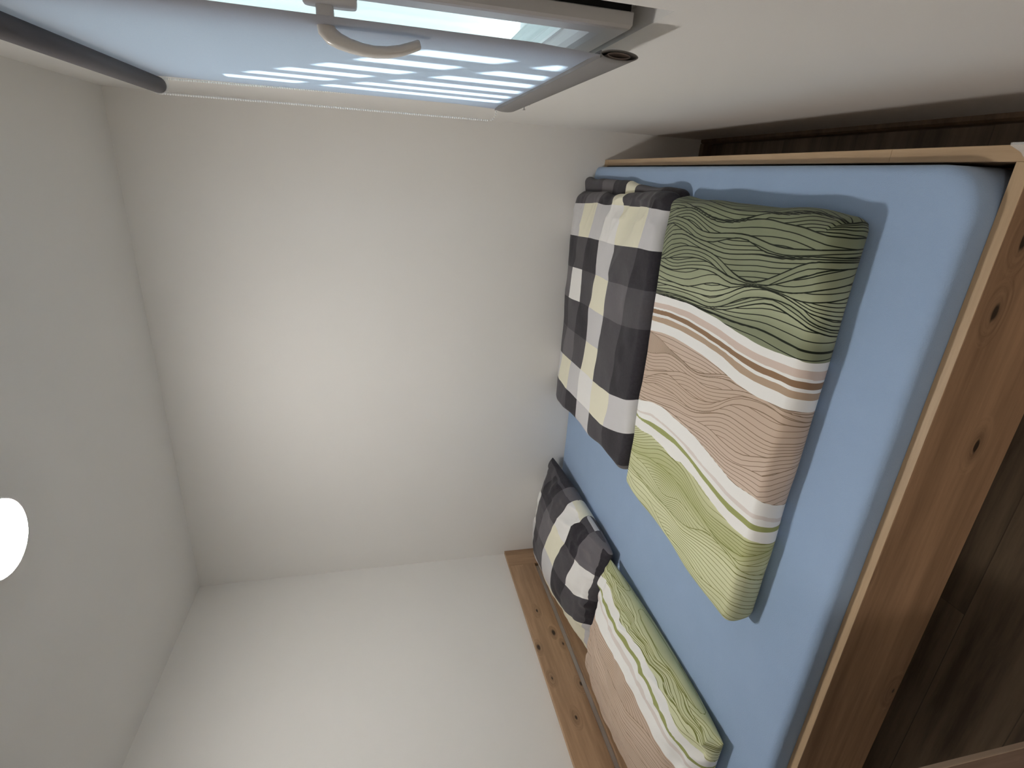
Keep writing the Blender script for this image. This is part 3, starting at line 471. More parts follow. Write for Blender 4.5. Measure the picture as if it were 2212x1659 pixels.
TR = json.loads('''{"green_bands":[[0.6781,0.6781,0.6781,0.6781,0.6783,0.6807,0.6831,0.6855,0.6873,0.6887,0.6902,0.6917,0.6919,0.6912,0.6905,0.6899,0.6893,0.6887,0.6878,0.6865,0.6852,0.6839,0.6826,0.6812,0.6803,0.6812,0.682,0.6839,0.6861,0.6834,0.6838,0.6842,0.6842],[0.6538,0.6538,0.6538,0.6538,0.6541,0.6577,0.6614,0.665,0.6683,0.6698,0.6714,0.6729,0.6739,0.6733,0.6726,0.6719,0.6713,0.6707,0.67,0.668,0.666,0.664,0.6632,0.6624,0.6626,0.664,0.6654,0.6671,0.6688,0.6696,0.6683,0.668,0.668],[0.6397,0.6397,0.6397,0.6397,0.6403,0.6437,0.6472,0.6506,0.6539,0.6551,0.6562,0.6573,0.6576,0.657,0.6564,0.6559,0.6552,0.6546,0.654,0.6518,0.6489,0.6461,0.6457,0.6457,0.6462,0.6476,0.649,0.6506,0.6523,0.6534,0.6494,0.6478,0.6478],[0.6356,0.6356,0.6356,0.6356,0.6362,0.6397,0.6431,0.6466,0.6499,0.651,0.6521,0.6532,0.6536,0.653,0.6524,0.6519,0.6507,0.6494,0.6482,0.6464,0.6443,0.6422,0.6417,0.6417,0.642,0.6434,0.6448,0.6461,0.6469,0.6477,0.6463,0.6457,0.6457],[0.6235,0.6235,0.6235,0.6235,0.6238,0.6272,0.6307,0.6341,0.6376,0.6387,0.6398,0.6409,0.6416,0.641,0.6404,0.6399,0.6388,0.6375,0.6362,0.6345,0.6324,0.6304,0.6291,0.6283,0.6276,0.6295,0.6316,0.6336,0.6336,0.6332,0.632,0.6316,0.6316],[0.6154,0.6154,0.6154,0.6154,0.616,0.6198,0.6236,0.6274,0.6312,0.6325,0.6336,0.6347,0.6356,0.6356,0.6356,0.6356,0.635,0.6337,0.6324,0.6305,0.6277,0.6248,0.6231,0.6223,0.6215,0.6234,0.6254,0.6275,0.6275,0.6272,0.6258,0.6255,0.6255],[0.6032,0.6032,0.6032,0.6032,0.6035,0.6068,0.6102,0.6135,0.6155,0.6176,0.6197,0.6215,0.6219,0.6223,0.6227,0.6232,0.6232,0.6218,0.6205,0.6186,0.6145,0.6104,0.6073,0.6073,0.6073,0.6087,0.6108,0.613,0.6134,0.6132,0.6117,0.6113,0.6113],[0.5789,0.5789,0.5789,0.5789,0.5793,0.5841,0.5889,0.5937,0.5968,0.5991,0.6013,0.6019,0.6026,0.6032,0.6032,0.6032,0.6032,0.6016,0.5997,0.5978,0.5948,0.5913,0.5877,0.5864,0.5855,0.5861,0.5889,0.5916,0.5937,0.595,0.5937,0.5931,0.5931],[0.3644,0.3644,0.3644,0.3644,0.3644,0.3707,0.3796,0.3884,0.3953,0.4002,0.4052,0.4064,0.4057,0.4049,0.4062,0.4077,0.4085,0.4068,0.405,0.4005,0.398,0.3943,0.3901,0.3866,0.3819,0.382,0.3856,0.3895,0.392,0.3884,0.385,0.3826,0.3826],[0.332,0.332,0.332,0.332,0.332,0.3359,0.3444,0.3529,0.3614,0.3641,0.3661,0.3681,0.3684,0.3684,0.3684,0.3684,0.3684,0.3687,0.3657,0.36,0.3582,0.3565,0.3569,0.3548,0.3527,0.3528,0.3537,0.3547,0.3566,0.3578,0.3535,0.3502,0.3502],[0.3279,0.3279,0.3279,0.3279,0.3279,0.332,0.3396,0.3472,0.3548,0.3584,0.3611,0.3638,0.3644,0.3644,0.3644,0.3644,0.364,0.359,0.3565,0.3545,0.3526,0.3506,0.3485,0.3464,0.3443,0.3441,0.3441,0.345,0.3477,0.3501,0.3453,0.3421,0.3421],[0.3219,0.3219,0.3219,0.3219,0.3216,0.3184,0.3236,0.3305,0.3375,0.3427,0.347,0.3512,0.3533,0.3547,0.3562,0.3549,0.3535,0.3516,0.3476,0.3436,0.3398,0.3376,0.3354,0.3336,0.3326,0.3324,0.3333,0.3343,0.3354,0.3341,0.3328,0.334,0.334],[0.3117,0.3117,0.3117,0.3117,0.312,0.3148,0.3176,0.3218,0.326,0.3294,0.3322,0.335,0.3378,0.3405,0.3434,0.3436,0.343,0.3423,0.3385,0.3333,0.3282,0.3259,0.3237,0.3216,0.3199,0.3182,0.3193,0.3213,0.3219,0.3219,0.3223,0.3239,0.3239],[0.2814,0.2814,0.2814,0.2814,0.2816,0.285,0.2884,0.2938,0.3003,0.3058,0.3065,0.3071,0.3076,0.3069,0.3063,0.3083,0.3171,0.3159,0.3147,0.3129,0.3087,0.3044,0.3009,0.2987,0.2965,0.295,0.2941,0.295,0.2984,0.2982,0.2966,0.2955,0.2955]],"green_dark":[[0.9089,0.9089,0.9089,0.9089,0.9101,0.9169,0.9238,0.9278,0.9216,0.9155,0.9093,0.9032,0.8982,0.8934,0.8907,0.8907,0.8917,0.8951,0.8984,0.9035,0.9132,0.92,0.9278,0.9386,0.9465,0.9495,0.9517,0.9539,0.9568,0.9618,0.9668,0.9696,0.9696],[0.8826,0.8826,0.8826,0.8826,0.8841,0.8928,0.9015,0.907,0.9118,0.9129,0.907,0.9011,0.8962,0.8913,0.8887,0.8887,0.8921,0.8954,0.8988,0.9018,0.9037,0.905,0.9064,0.9069,0.9069,0.9055,0.903,0.9007,0.8987,0.8967,0.8953,0.8947,0.8947],[0.8664,0.8664,0.8664,0.8664,0.8671,0.876,0.8846,0.8839,0.8832,0.8812,0.8731,0.8649,0.8617,0.8607,0.8622,0.8651,0.868,0.8706,0.8722,0.8714,0.8705,0.8669,0.8641,0.8632,0.8626,0.8648,0.8671,0.87,0.873,0.8755,0.8775,0.8785,0.8785],[0.8482,0.8482,0.8482,0.8482,0.8506,0.869,0.8649,0.8609,0.8559,0.8509,0.8471,0.8446,0.8422,0.8409,0.8426,0.8495,0.856,0.8617,0.8662,0.8648,0.8584,0.8493,0.8471,0.8464,0.848,0.8496,0.8535,0.8589,0.8623,0.8623,0.8623,0.8623,0.8623],[0.7955,0.7955,0.7955,0.7955,0.7995,0.8336,0.8379,0.8422,0.8465,0.8459,0.8422,0.8385,0.8348,0.8319,0.8295,0.8277,0.826,0.8285,0.8317,0.8355,0.8394,0.8433,0.8441,0.8446,0.8469,0.8493,0.8523,0.8559,0.8579,0.8596,0.8603,0.8603,0.8603],[0.7733,0.7733,0.7733,0.7733,0.7743,0.7873,0.8002,0.8091,0.8149,0.8208,0.8229,0.8242,0.8255,0.8241,0.8216,0.8175,0.8096,0.8006,0.7916,0.7872,0.7837,0.7864,0.7934,0.8033,0.8148,0.8275,0.8398,0.8511,0.8551,0.8564,0.8576,0.8583,0.8583],[0.7692,0.7692,0.7692,0.7692,0.77,0.7749,0.7797,0.7843,0.7883,0.7923,0.7963,0.8003,0.8016,0.8016,0.8001,0.7944,0.7887,0.7856,0.7833,0.7824,0.7814,0.7841,0.7868,0.7895,0.7984,0.8074,0.8164,0.826,0.8356,0.8444,0.8467,0.8482,0.8482],[0.7551,0.7551,0.7551,0.7551,0.755,0.7543,0.7537,0.7531,0.7582,0.7642,0.7702,0.7747,0.7776,0.7805,0.7834,0.7813,0.7791,0.7728,0.7703,0.7729,0.7789,0.7842,0.7867,0.7867,0.7856,0.7878,0.7907,0.7971,0.805,0.8113,0.8168,0.8224,0.8259],[0.7267,0.7267,0.7267,0.7267,0.7267,0.7258,0.725,0.725,0.7254,0.7259,0.7264,0.7292,0.7374,0.7456,0.7535,0.759,0.763,0.7621,0.7613,0.7692,0.7783,0.784,0.786,0.7872,0.7864,0.7855,0.7812,0.7817,0.7855,0.7895,0.7939,0.7983,0.7996],[0.7085,0.7085,0.7085,0.7085,0.7087,0.7107,0.7128,0.7149,0.7168,0.718,0.7192,0.7204,0.7219,0.7235,0.725,0.7266,0.7343,0.7423,0.7514,0.7655,0.7772,0.7819,0.7836,0.7853,0.7845,0.7835,0.7781,0.7719,0.768,0.7641,0.7589,0.7551,0.7551],[0.6862,0.6862,0.6862,0.6862,0.6865,0.6897,0.693,0.6962,0.6981,0.6999,0.7017,0.7024,0.7024,0.7024,0.702,0.7006,0.7084,0.7162,0.7252,0.74,0.7515,0.7578,0.7638,0.7676,0.7713,0.7713,0.7713,0.7661,0.7562,0.7479,0.7414,0.7389,0.7389],[0.6741,0.6741,0.6741,0.6741,0.6744,0.6785,0.6826,0.6867,0.6908,0.6928,0.6935,0.6943,0.695,0.6957,0.6972,0.7015,0.7059,0.7102,0.7146,0.7243,0.7338,0.7424,0.7509,0.7583,0.7629,0.7589,0.7544,0.7498,0.7453,0.7385,0.7315,0.7287,0.7287],[0.6741,0.6741,0.6741,0.6741,0.6744,0.6785,0.6826,0.6867,0.6908,0.6925,0.6929,0.6933,0.6937,0.694,0.6945,0.6952,0.6959,0.6969,0.6984,0.7,0.7015,0.7035,0.7062,0.7089,0.71,0.7085,0.707,0.7057,0.7043,0.703,0.7032,0.7045,0.7045]],"green_pink":[[0.5709,0.5709,0.5709,0.5709,0.5709,0.5722,0.5735,0.5747,0.5696,0.5635,0.56,0.5587,0.5573,0.5553,0.5527,0.5501,0.5517,0.5596,0.5676,0.5772,0.5855,0.5918,0.5913,0.589,0.5866,0.5852,0.586,0.5867,0.5874,0.5882,0.5889,0.5891,0.5891],[0.5081,0.5081,0.5081,0.5081,0.5091,0.5152,0.5212,0.5289,0.5383,0.5476,0.5526,0.5526,0.5526,0.5516,0.5493,0.5469,0.5498,0.5535,0.5609,0.5697,0.5777,0.5805,0.5798,0.579,0.5813,0.5839,0.5865,0.5863,0.5853,0.5843,0.5833,0.583,0.583],[0.4534,0.4534,0.4534,0.4534,0.4541,0.4623,0.4705,0.4788,0.487,0.4952,0.5039,0.5127,0.5215,0.5302,0.5333,0.5362,0.5377,0.5345,0.535,0.5423,0.5495,0.5588,0.5684,0.5753,0.5799,0.5839,0.5867,0.5896,0.5884,0.5826,0.5767,0.5749,0.5749],[0.4271,0.4271,0.4271,0.4271,0.4282,0.4414,0.4546,0.4678,0.4801,0.49,0.4998,0.5026,0.5,0.4974,0.4957,0.4951,0.4944,0.4948,0.5002,0.5076,0.5202,0.536,0.5532,0.5652,0.5706,0.5753,0.5771,0.5789,0.5747,0.5704,0.5661,0.5648,0.5648],[0.417,0.417,0.417,0.417,0.4177,0.4264,0.4351,0.4438,0.4525,0.4556,0.458,0.4604,0.4628,0.4623,0.4604,0.4586,0.4603,0.4672,0.4748,0.4841,0.5028,0.5208,0.5382,0.5453,0.5523,0.5565,0.5592,0.5605,0.56,0.5594,0.5589,0.5587,0.5587],[0.3907,0.3907,0.3907,0.3907,0.3917,0.3977,0.4037,0.4097,0.4157,0.4221,0.4289,0.4358,0.4427,0.4469,0.4494,0.4519,0.4558,0.4618,0.4723,0.4847,0.4946,0.5037,0.5085,0.5093,0.5101,0.5094,0.5086,0.5094,0.5146,0.5196,0.5244,0.5263,0.5263],[0.3745,0.3745,0.3745,0.3745,0.3745,0.3803,0.3861,0.3919,0.3978,0.4036,0.4095,0.4146,0.4196,0.4245,0.4294,0.434,0.4384,0.4428,0.4462,0.4494,0.4503,0.4473,0.4453,0.4453,0.4459,0.4513,0.4616,0.4752,0.4842,0.4922,0.5002,0.504,0.504],[0.3684,0.3684,0.3684,0.3684,0.3684,0.3735,0.3797,0.386,0.3923,0.3985,0.4048,0.4078,0.4092,0.4106,0.412,0.4133,0.4145,0.4158,0.417,0.4179,0.4189,0.4179,0.4165,0.4151,0.4209,0.4274,0.4334,0.4386,0.4435,0.4452,0.4777,0.4777,0.4777]],"green_lime":[[0.2105,0.2105,0.2105,0.2105,0.212,0.2207,0.2295,0.2382,0.2499,0.2629,0.276,0.289,0.2975,0.3014,0.3053,0.3057,0.3057,0.3057,0.2956,0.2843,0.274,0.2678,0.2645,0.2696,0.2744,0.2783,0.2822,0.2861,0.2899,0.2938,0.2955,0.2955,0.2955],[0.1943,0.1943,0.1943,0.1943,0.1943,0.1999,0.2087,0.2176,0.2264,0.2352,0.242,0.2484,0.2547,0.261,0.2605,0.2599,0.2593,0.2567,0.2526,0.2485,0.2446,0.242,0.2394,0.2358,0.232,0.2338,0.2383,0.2436,0.2507,0.2608,0.2755,0.2834,0.2834],[0.1883,0.1883,0.1883,0.1883,0.1883,0.1899,0.1935,0.1971,0.2004,0.1997,0.1991,0.1984,0.1955,0.1924,0.1893,0.1971,0.2107,0.2244,0.2229,0.221,0.2185,0.2158,0.2194,0.2288,0.231,0.2328,0.2328,0.232,0.2309,0.2365,0.2389,0.2409,0.2409],[0.1518,0.1518,0.1518,0.1518,0.1518,0.1518,0.1518,0.1518,0.1523,0.1529,0.1535,0.1557,0.1596,0.1635,0.1664,0.1677,0.169,0.1705,0.1734,0.1764,0.1844,0.2005,0.2151,0.2252,0.2287,0.2287,0.2282,0.2274,0.225,0.2159,0.2113,0.2076,0.2065],[0.1255,0.1255,0.1255,0.1255,0.1264,0.1316,0.1367,0.1419,0.1471,0.1518,0.1518,0.1518,0.1518,0.154,0.157,0.1601,0.161,0.1588,0.1565,0.1611,0.1683,0.1757,0.183,0.1903,0.1957,0.2009,0.2044,0.2078,0.2094,0.2102,0.2001,0.19,0.1862]],"plaid_cols":[[0.1337,0.1337,0.1337,0.1106,0.1166,0.1226,0.1291,0.1361,0.143,0.1499,0.1471,0.15,0.1685,0.187,0.1987,0.2057,0.2081,0.2105,0.2153,0.2144,0.2136,0.2134,0.2337,0.2317,0.2392,0.2522,0.2565,0.2608,0.2651,0.2675,0.2675,0.2675,0.2675],[0.2948,0.2948,0.2948,0.2867,0.2823,0.2778,0.2793,0.2829,0.2865,0.2901,0.2908,0.2891,0.2873,0.2865,0.2953,0.3043,0.318,0.3317,0.3269,0.3196,0.3223,0.3251,0.3343,0.344,0.3558,0.3674,0.3751,0.3781,0.3811,0.383,0.383,0.383,0.383],[0.4255,0.4255,0.4255,0.425,0.424,0.423,0.4217,0.42,0.4184,0.4168,0.4202,0.425,0.4298,0.4346,0.4339,0.4331,0.4324,0.4316,0.446,0.4575,0.4679,0.4768,0.4744,0.4758,0.4772,0.4744,0.4836,0.4939,0.5092,0.5252,0.5258,0.5258,0.5258],[0.614,0.614,0.614,0.5859,0.5681,0.5503,0.5468,0.551,0.5552,0.5593,0.5609,0.5625,0.564,0.5672,0.5786,0.5897,0.5897,0.5897,0.59,0.5956,0.6027,0.6103,0.6038,0.6008,0.61,0.6085,0.6172,0.6258,0.6166,0.6018,0.6018,0.6018,0.6018],[0.7295,0.7295,0.7295,0.7174,0.7064,0.7107,0.7153,0.7218,0.7282,0.7347,0.7369,0.7384,0.74,0.7415,0.7408,0.7399,0.7389,0.7431,0.7503,0.7575,0.7685,0.7814,0.7917,0.8021,0.8071,0.8126,0.8268,0.835,0.8297,0.8122,0.8116,0.8116,0.8116]],"plaid_rows":[[0.8895,0.8895,0.8895,0.8895,0.8895,0.8896,0.8906,0.8916,0.8926,0.8937,0.8947,0.8954,0.8961,0.8968,0.8975,0.8982,0.8989,0.8997,0.8981,0.8963,0.8944,0.8926,0.8915,0.8908,0.8902,0.8895,0.8888,0.8881,0.8874,0.8869,0.8869,0.8869,0.8869],[0.7712,0.7712,0.7712,0.7712,0.7712,0.7717,0.7724,0.7731,0.7737,0.7744,0.7751,0.7757,0.7763,0.7763,0.7763,0.7763,0.7762,0.7748,0.7734,0.7721,0.7716,0.7728,0.774,0.7752,0.7764,0.7775,0.7787,0.7789,0.7789,0.7789,0.7789,0.7789,0.7789],[0.653,0.653,0.653,0.653,0.6535,0.6542,0.6549,0.6557,0.6564,0.6571,0.6579,0.6581,0.6581,0.6581,0.6581,0.6581,0.6573,0.6561,0.6549,0.6537,0.6533,0.6542,0.6552,0.6561,0.6571,0.658,0.6596,0.6613,0.663,0.6647,0.6658,0.6658,0.6658],[0.5373,0.5373,0.5373,0.5373,0.5373,0.5373,0.5373,0.5373,0.5373,0.5373,0.5373,0.537,0.5362,0.5355,0.5348,0.5337,0.5326,0.5315,0.5304,0.5294,0.5289,0.5283,0.5278,0.5272,0.5291,0.5329,0.5367,0.5404,0.5442,0.548,0.5501,0.5501,0.5501],[0.4165,0.4165,0.4165,0.4165,0.4153,0.414,0.4126,0.4113,0.41,0.4087,0.4082,0.4077,0.4072,0.4066,0.4061,0.4056,0.405,0.4044,0.4039,0.4041,0.4051,0.4061,0.407,0.408,0.41,0.4146,0.4192,0.4238,0.4284,0.433,0.437,0.437,0.437],[0.2905,0.2905,0.2905,0.2905,0.2905,0.2905,0.2905,0.2905,0.2905,0.2905,0.2901,0.2895,0.2888,0.2882,0.287,0.2853,0.2837,0.282,0.2804,0.2811,0.282,0.283,0.2839,0.2848,0.2877,0.2929,0.298,0.3032,0.3094,0.3168,0.3239,0.3239,0.3239],[0.1774,0.1774,0.1774,0.1774,0.1756,0.1733,0.171,0.1687,0.1665,0.1644,0.1639,0.1633,0.1628,0.1622,0.1606,0.1582,0.1558,0.1534,0.1518,0.1524,0.1529,0.1534,0.154,0.1572,0.1627,0.1682,0.1738,0.1806,0.1896,0.1987,0.2057,0.2057,0.2057],[0.072,0.072,0.072,0.072,0.072,0.072,0.072,0.072,0.072,0.072,0.072,0.072,0.072,0.072,0.072,0.072,0.072,0.072,0.072,0.072,0.072,0.072,0.072,0.072,0.072,0.072,0.072,0.0743,0.0772,0.081,0.0874,0.0874,0.0874]],"pillow_f":[[0.1539,0.1539,0.1539,0.1539,0.1539,0.1539,0.1539,0.1539,0.1539,0.1539,0.1539,0.1539,0.1539,0.1539,0.1539,0.1539,0.1539,0.1539,0.1539,0.1539,0.1539,0.1539,0.1539,0.1539,0.1539,0.1526,0.1481,0.1436,0.1449,0.1593,0.1737,0.1881,0.1957],[0.2435,0.2435,0.2435,0.2435,0.2435,0.2435,0.2435,0.2435,0.2435,0.2435,0.2475,0.2582,0.269,0.2797,0.2904,0.3012,0.3119,0.3172,0.3167,0.3162,0.3157,0.3153,0.3148,0.3143,0.3138,0.3154,0.322,0.3286,0.3352,0.3417,0.3463,0.351,0.3538],[0.4326,0.4326,0.4326,0.4326,0.4326,0.4326,0.4326,0.4326,0.4326,0.4359,0.4395,0.443,0.4466,0.4501,0.4537,0.4572,0.4608,0.4649,0.4694,0.4739,0.4783,0.4828,0.4872,0.4917,0.4962,0.5,0.5,0.5,0.5,0.5,0.4988,0.4973,0.4958],[0.6008,0.6008,0.6008,0.6008,0.6008,0.6008,0.6008,0.6008,0.6008,0.6008,0.6008,0.6058,0.6114,0.6169,0.6225,0.628,0.633,0.6376,0.6422,0.6469,0.6515,0.6561,0.6608,0.6654,0.67,0.6671,0.6633,0.6596,0.6558,0.652,0.6608,0.6803,0.6543],[0.722,0.722,0.722,0.722,0.722,0.7231,0.73,0.737,0.7439,0.7508,0.7578,0.7647,0.7717,0.7786,0.7855,0.7899,0.7924,0.7953,0.7982,0.8011,0.804,0.8069,0.8098,0.8127,0.8142,0.81,0.8059,0.8017,0.7976,0.7936,0.7983,0.8029,0.7971],[0.9659,0.9659,0.9659,0.9659,0.9659,0.9659,0.9659,0.9659,0.9659,0.9661,0.9668,0.9674,0.9681,0.9688,0.9694,0.9701,0.9708,0.9713,0.9718,0.9722,0.9727,0.9732,0.9735,0.9735,0.9735,0.9721,0.9697,0.9674,0.965,0.9608,0.9517,0.9426,0.9361]],"pillow_g":[[0.9881,0.9881,0.9881,0.9881,0.9881,0.9881,0.9881,0.9881,0.9881,0.9881,0.9881,0.9881,0.9886,0.9915,0.9945,0.9974,1.0,1.0,1.0,1.0,1.0,1.0,0.9994,0.9987,0.9981,0.9975,0.9973,0.9982,0.9991,1.0,1.0,1.0,1.0],[0.9788,0.9788,0.9788,0.9788,0.9788,0.9788,0.9788,0.9788,0.9788,0.9788,0.9788,0.9788,0.9788,0.9791,0.9817,0.9844,0.987,0.9859,0.9823,0.9786,0.975,0.973,0.9744,0.9758,0.9769,0.978,0.9798,0.9834,0.9869,0.9881,0.9881,0.9881,0.9881],[0.7722,0.7722,0.7722,0.7722,0.7722,0.7722,0.7722,0.7722,0.7722,0.7722,0.7722,0.773,0.7738,0.7746,0.7753,0.7761,0.7769,0.7726,0.7682,0.7639,0.7595,0.7552,0.7521,0.75,0.7479,0.7458,0.7437,0.742,0.7403,0.7394,0.748,0.7567,0.7532],[0.4146,0.4146,0.4237,0.4347,0.4457,0.4567,0.4677,0.4788,0.4898,0.5008,0.5107,0.5107,0.5107,0.5107,0.5107,0.5094,0.5034,0.4975,0.4915,0.4855,0.4795,0.473,0.4693,0.4656,0.4619,0.4582,0.4584,0.4601,0.4618,0.4729,0.4912,0.5094,0.5107],[0.1556,0.1556,0.1556,0.1556,0.1556,0.1556,0.1556,0.1556,0.1556,0.1556,0.1556,0.1556,0.1556,0.1556,0.1556,0.1556,0.1556,0.1556,0.1553,0.1545,0.1537,0.153,0.1522,0.1514,0.1653,0.1809,0.1965,0.212,0.2276,0.2431,0.2584,0.2737,0.2809]],"gp_bands":[[0.913,0.913,0.9172,0.9277,0.9258,0.9166,0.9075,0.8984,0.9022,0.907,0.9119,0.9167,0.9216,0.9264,0.9238,0.9179,0.9187,0.921,0.9233,0.9226,0.9198,0.917,0.9153,0.9136,0.9043,0.8908,0.8775,0.8687,0.86,0.8519,0.8445,0.849,0.8357],[0.8444,0.8444,0.8444,0.8419,0.839,0.8361,0.8392,0.8432,0.8472,0.8513,0.8573,0.8646,0.8719,0.8718,0.8692,0.8666,0.8694,0.8766,0.8838,0.8886,0.8818,0.875,0.8689,0.8629,0.8566,0.8431,0.8296,0.8157,0.8018,0.7977,0.7952,0.7929,0.7909],[0.8181,0.8181,0.8182,0.8193,0.8204,0.8214,0.8225,0.8266,0.8309,0.8351,0.8394,0.841,0.8421,0.8433,0.8445,0.8489,0.8534,0.8579,0.8609,0.8595,0.8581,0.8547,0.8473,0.8397,0.8202,0.8046,0.8046,0.8046,0.7916,0.7768,0.7751,0.7733,0.7722],[0.7722,0.7722,0.7722,0.773,0.78,0.7869,0.7938,0.8008,0.806,0.809,0.8121,0.8151,0.8181,0.8212,0.8239,0.8263,0.8287,0.8311,0.8271,0.8225,0.8179,0.813,0.8022,0.7914,0.7853,0.7835,0.7817,0.7758,0.7696,0.7617,0.7529,0.7442,0.7436],[0.617,0.6215,0.6359,0.6504,0.6648,0.6792,0.6937,0.7009,0.708,0.715,0.722,0.7291,0.7362,0.7434,0.7505,0.7551,0.7582,0.7613,0.7569,0.7455,0.7341,0.7229,0.7117,0.7013,0.6911,0.6828,0.6787,0.6746,0.6706,0.6665,0.6637,0.6637,0.6637]]}''')
GT = np.linspace(0, 1, len(TR['green_bands'][0]))
def curves(rows, x):
    return np.stack([np.interp(x, GT, r) for r in rows], -1)

# ================================================================== the room
OY0, OY1, OZ0, OZ1 = -1.695, -0.690, 1.143, 2.120          # window opening
XO = W + 0.32                                              # outer face of the outside wall
def struct(name, mb, mat, **kw): return tag(mb.build(name, mat, **kw), kind='structure')
struct('floor', MB().box((-0.1, YN-0.1, -0.1), (XO, 0.1, 0)), M['floor'])
struct('ceiling', MB().box((-0.1, YN-0.1, H), (XO, 0.1, H+0.1)), M['ceiling'])
struct('wall_far', MB().box((-0.1, 0, 0), (XO, 0.1, H)), M['wall'])
struct('wall_left', MB().box((-0.1, YN, 0), (0, 0, H)), M['wall'])
w = MB()
w.box((W, YN, 0), (XO, 0, OZ0)).box((W, YN, OZ1), (XO, 0, H)).box((W, YN, OZ0), (XO, OY0, OZ1)).box((W, OY1, OZ0), (XO, 0, OZ1))
struct('wall_right', w, M['wall'])
DX0, DX1 = 1.330, 2.150                                    # doorway in the near wall
w = MB().box((-0.1, YN-0.1, 0), (DX0, YN, H)).box((DX1, YN-0.1, 0), (XO, YN, H)).box((DX0, YN-0.1, 2.05), (DX1, YN, H))
struct('wall_near', w, M['wall'])
struct('wall_hallway', MB().box((DX0-0.5, YN-1.2, -0.1), (DX1+0.5, YN-1.1, H)).box((DX0-0.6, YN-1.2, -0.1), (DX0-0.5, YN-0.1, H)).box((DX1+0.5, YN-1.2, -0.1), (DX1+0.6, YN-0.1, H)).box((DX0-0.6, YN-1.2, H), (DX1+0.6, YN-0.1, H+0.1)).box((DX0-0.6, YN-1.2, -0.1), (DX1+0.6, YN-0.1, 0)), M['wall'])
# skirting boards
sk = lambda: [(0, 0), (-0.018, 0), (-0.018, 0.044), (-0.012, 0.052), (0, 0.052)]
struct('baseboard_right', MB().prism([(W+a, z) for a, z in sk()], 1, YN, -0.002), M['skirting'])
struct('baseboard_far', MB().prism([(a, z) for a, z in sk()], 0, 0.002, W-0.018), M['skirting'])
struct('baseboard_left', MB().prism([(-a, z) for a, z in sk()], 1, YN, -0.018), M['skirting'])
# door leaf, open into the room
dr = empty('door_1', (1.340, -2.98, 0.012), kind='structure')
a = Vector((1.302, -2.100, 0)); bdir = Vector((1.340, -2.960, 0)) - a; bdir.normalize(); sd_ = Vector((-bdir.y, bdir.x, 0))
if sd_.x > 0: sd_ = -sd_
def leaf(mb, s0, s1, t0, t1, z0, z1):
    P = [a+bdir*s+sd_*t for s, t in ((s0, t0), (s1, t0), (s1, t1), (s0, t1))]
    mb.prism([(p.x, p.y) for p in P], 2, z0, z1); return mb
leaf(MB(), 0.0, 0.855, 0.0, 0.040, 0.012, 2.02).build('door_leaf', M['door_wood'], dr, bevel=0.004)
leaf(MB(), -0.0015, 0.007, -0.0015, 0.0415, 0.012, 2.02).build('edge_strip', M['door_edge'], dr, bevel=0.001)
hb = MB().cyl(a+bdir*0.06-sd_*0.0+Vector((0, 0, 1.05)), a+bdir*0.06-sd_*0.045+Vector((0, 0, 1.05)), 0.011).cyl(a+bdir*0.05-sd_*0.045+Vector((0, 0, 1.05)), a+bdir*0.17-sd_*0.045+Vector((0, 0, 1.05)), 0.010)
hb.build('door_handle', M['metal'], dr)

# ------------------------------------------------------------------ window
win = empty('window_1', (W+0.05, (OY0+OY1)/2, OZ0), kind='structure')
def ring(mb, y0, y1, z0, z1, t, x0, x1):
    mb.box((x0, y0, z0), (x1, y1, z0+t)).box((x0, y0, z1-t), (x1, y1, z1)).box((x0, y0, z0+t), (x1, y0+t, z1-t)).box((x0, y1-t, z0+t), (x1, y1, z1-t)); return mb
ring(MB(), OY0+0.050, OY1, OZ0, OZ1, 0.062, W+0.034, W+0.100).box((W+0.034, OY0, OZ0), (W+0.100, OY0+0.050, OZ1)).build('window_frame', M['white_pvc'], win, bevel=0.002)
SY0, SY1, SZ0, SZ1 = -1.592, -0.742, 1.155, 2.075             # sash overlap on the room side
XS = W-0.002
# sash: rounded front section, mitred corners, built as a swept profile round the four sides
secp = [(0.014, 0.023), (0.000, 0.023), (0.000, 0.006), (0.0025, 0.0018), (0.007, 0.0), (0.040, 0.0), (0.052, 0.003), (0.060, 0.010), (0.064, 0.018), (0.066, 0.026), (0.066, 0.060), (0.014, 0.060)]
mb = MB(); rings = []
for (cy, cz, sy, sz) in ((SY0, SZ0, 1, 1), (SY1, SZ0, -1, 1), (SY1, SZ1, -1, -1), (SY0, SZ1, 1, -1)):
    rings.append([(XS+dp, cy+sy*iw, cz+sz*iw*0.92) for iw, dp in secp])
n = len(secp); vsx = [p for r in rings for p in r]; fs = []
for i in range(4):
    for j in range(n): fs.append((i*n+j, i*n+(j+1) % n, ((i+1) % 4)*n+(j+1) % n, ((i+1) % 4)*n+j))
mb.add(vsx, fs); sash = mb.build('sash', M['white_pvc'], win)
md = sash.modifiers.new('bevel', 'BEVEL'); md.width = 0.0012; md.segments = 1; md.limit_method = 'ANGLE'; md.angle_limit = math.radians(50)
GY0, GY1, GZ0, GZ1 = SY0+0.066, SY1-0.066, SZ0+0.061, SZ1-0.061
ring(MB(), SY0+0.004, SY1-0.004, SZ0+0.004, SZ1-0.004, 0.0095, W+0.0215, W+0.0335).build('gasket', M['rubber'], win)
MB().box((W+0.0325, OY0+0.001, SZ0+0.001), (W+0.0338, SY0+0.0135, SZ1)).build('seal_gap_shade', M['rubber'], win)  # black sheet: rubber seal plus the shade of the gap beside it, as colour
MB().box((XS+0.030, GY0-0.01, GZ0-0.01), (XS+0.034, GY1+0.01, GZ1+0.01)).build('glass', M['glass'], win)
MB().box((XS+0.050, GY0-0.01, GZ0-0.01), (XS+0.054, GY1+0.01, GZ1+0.01)).build('outer_glass', M['glass'], win)
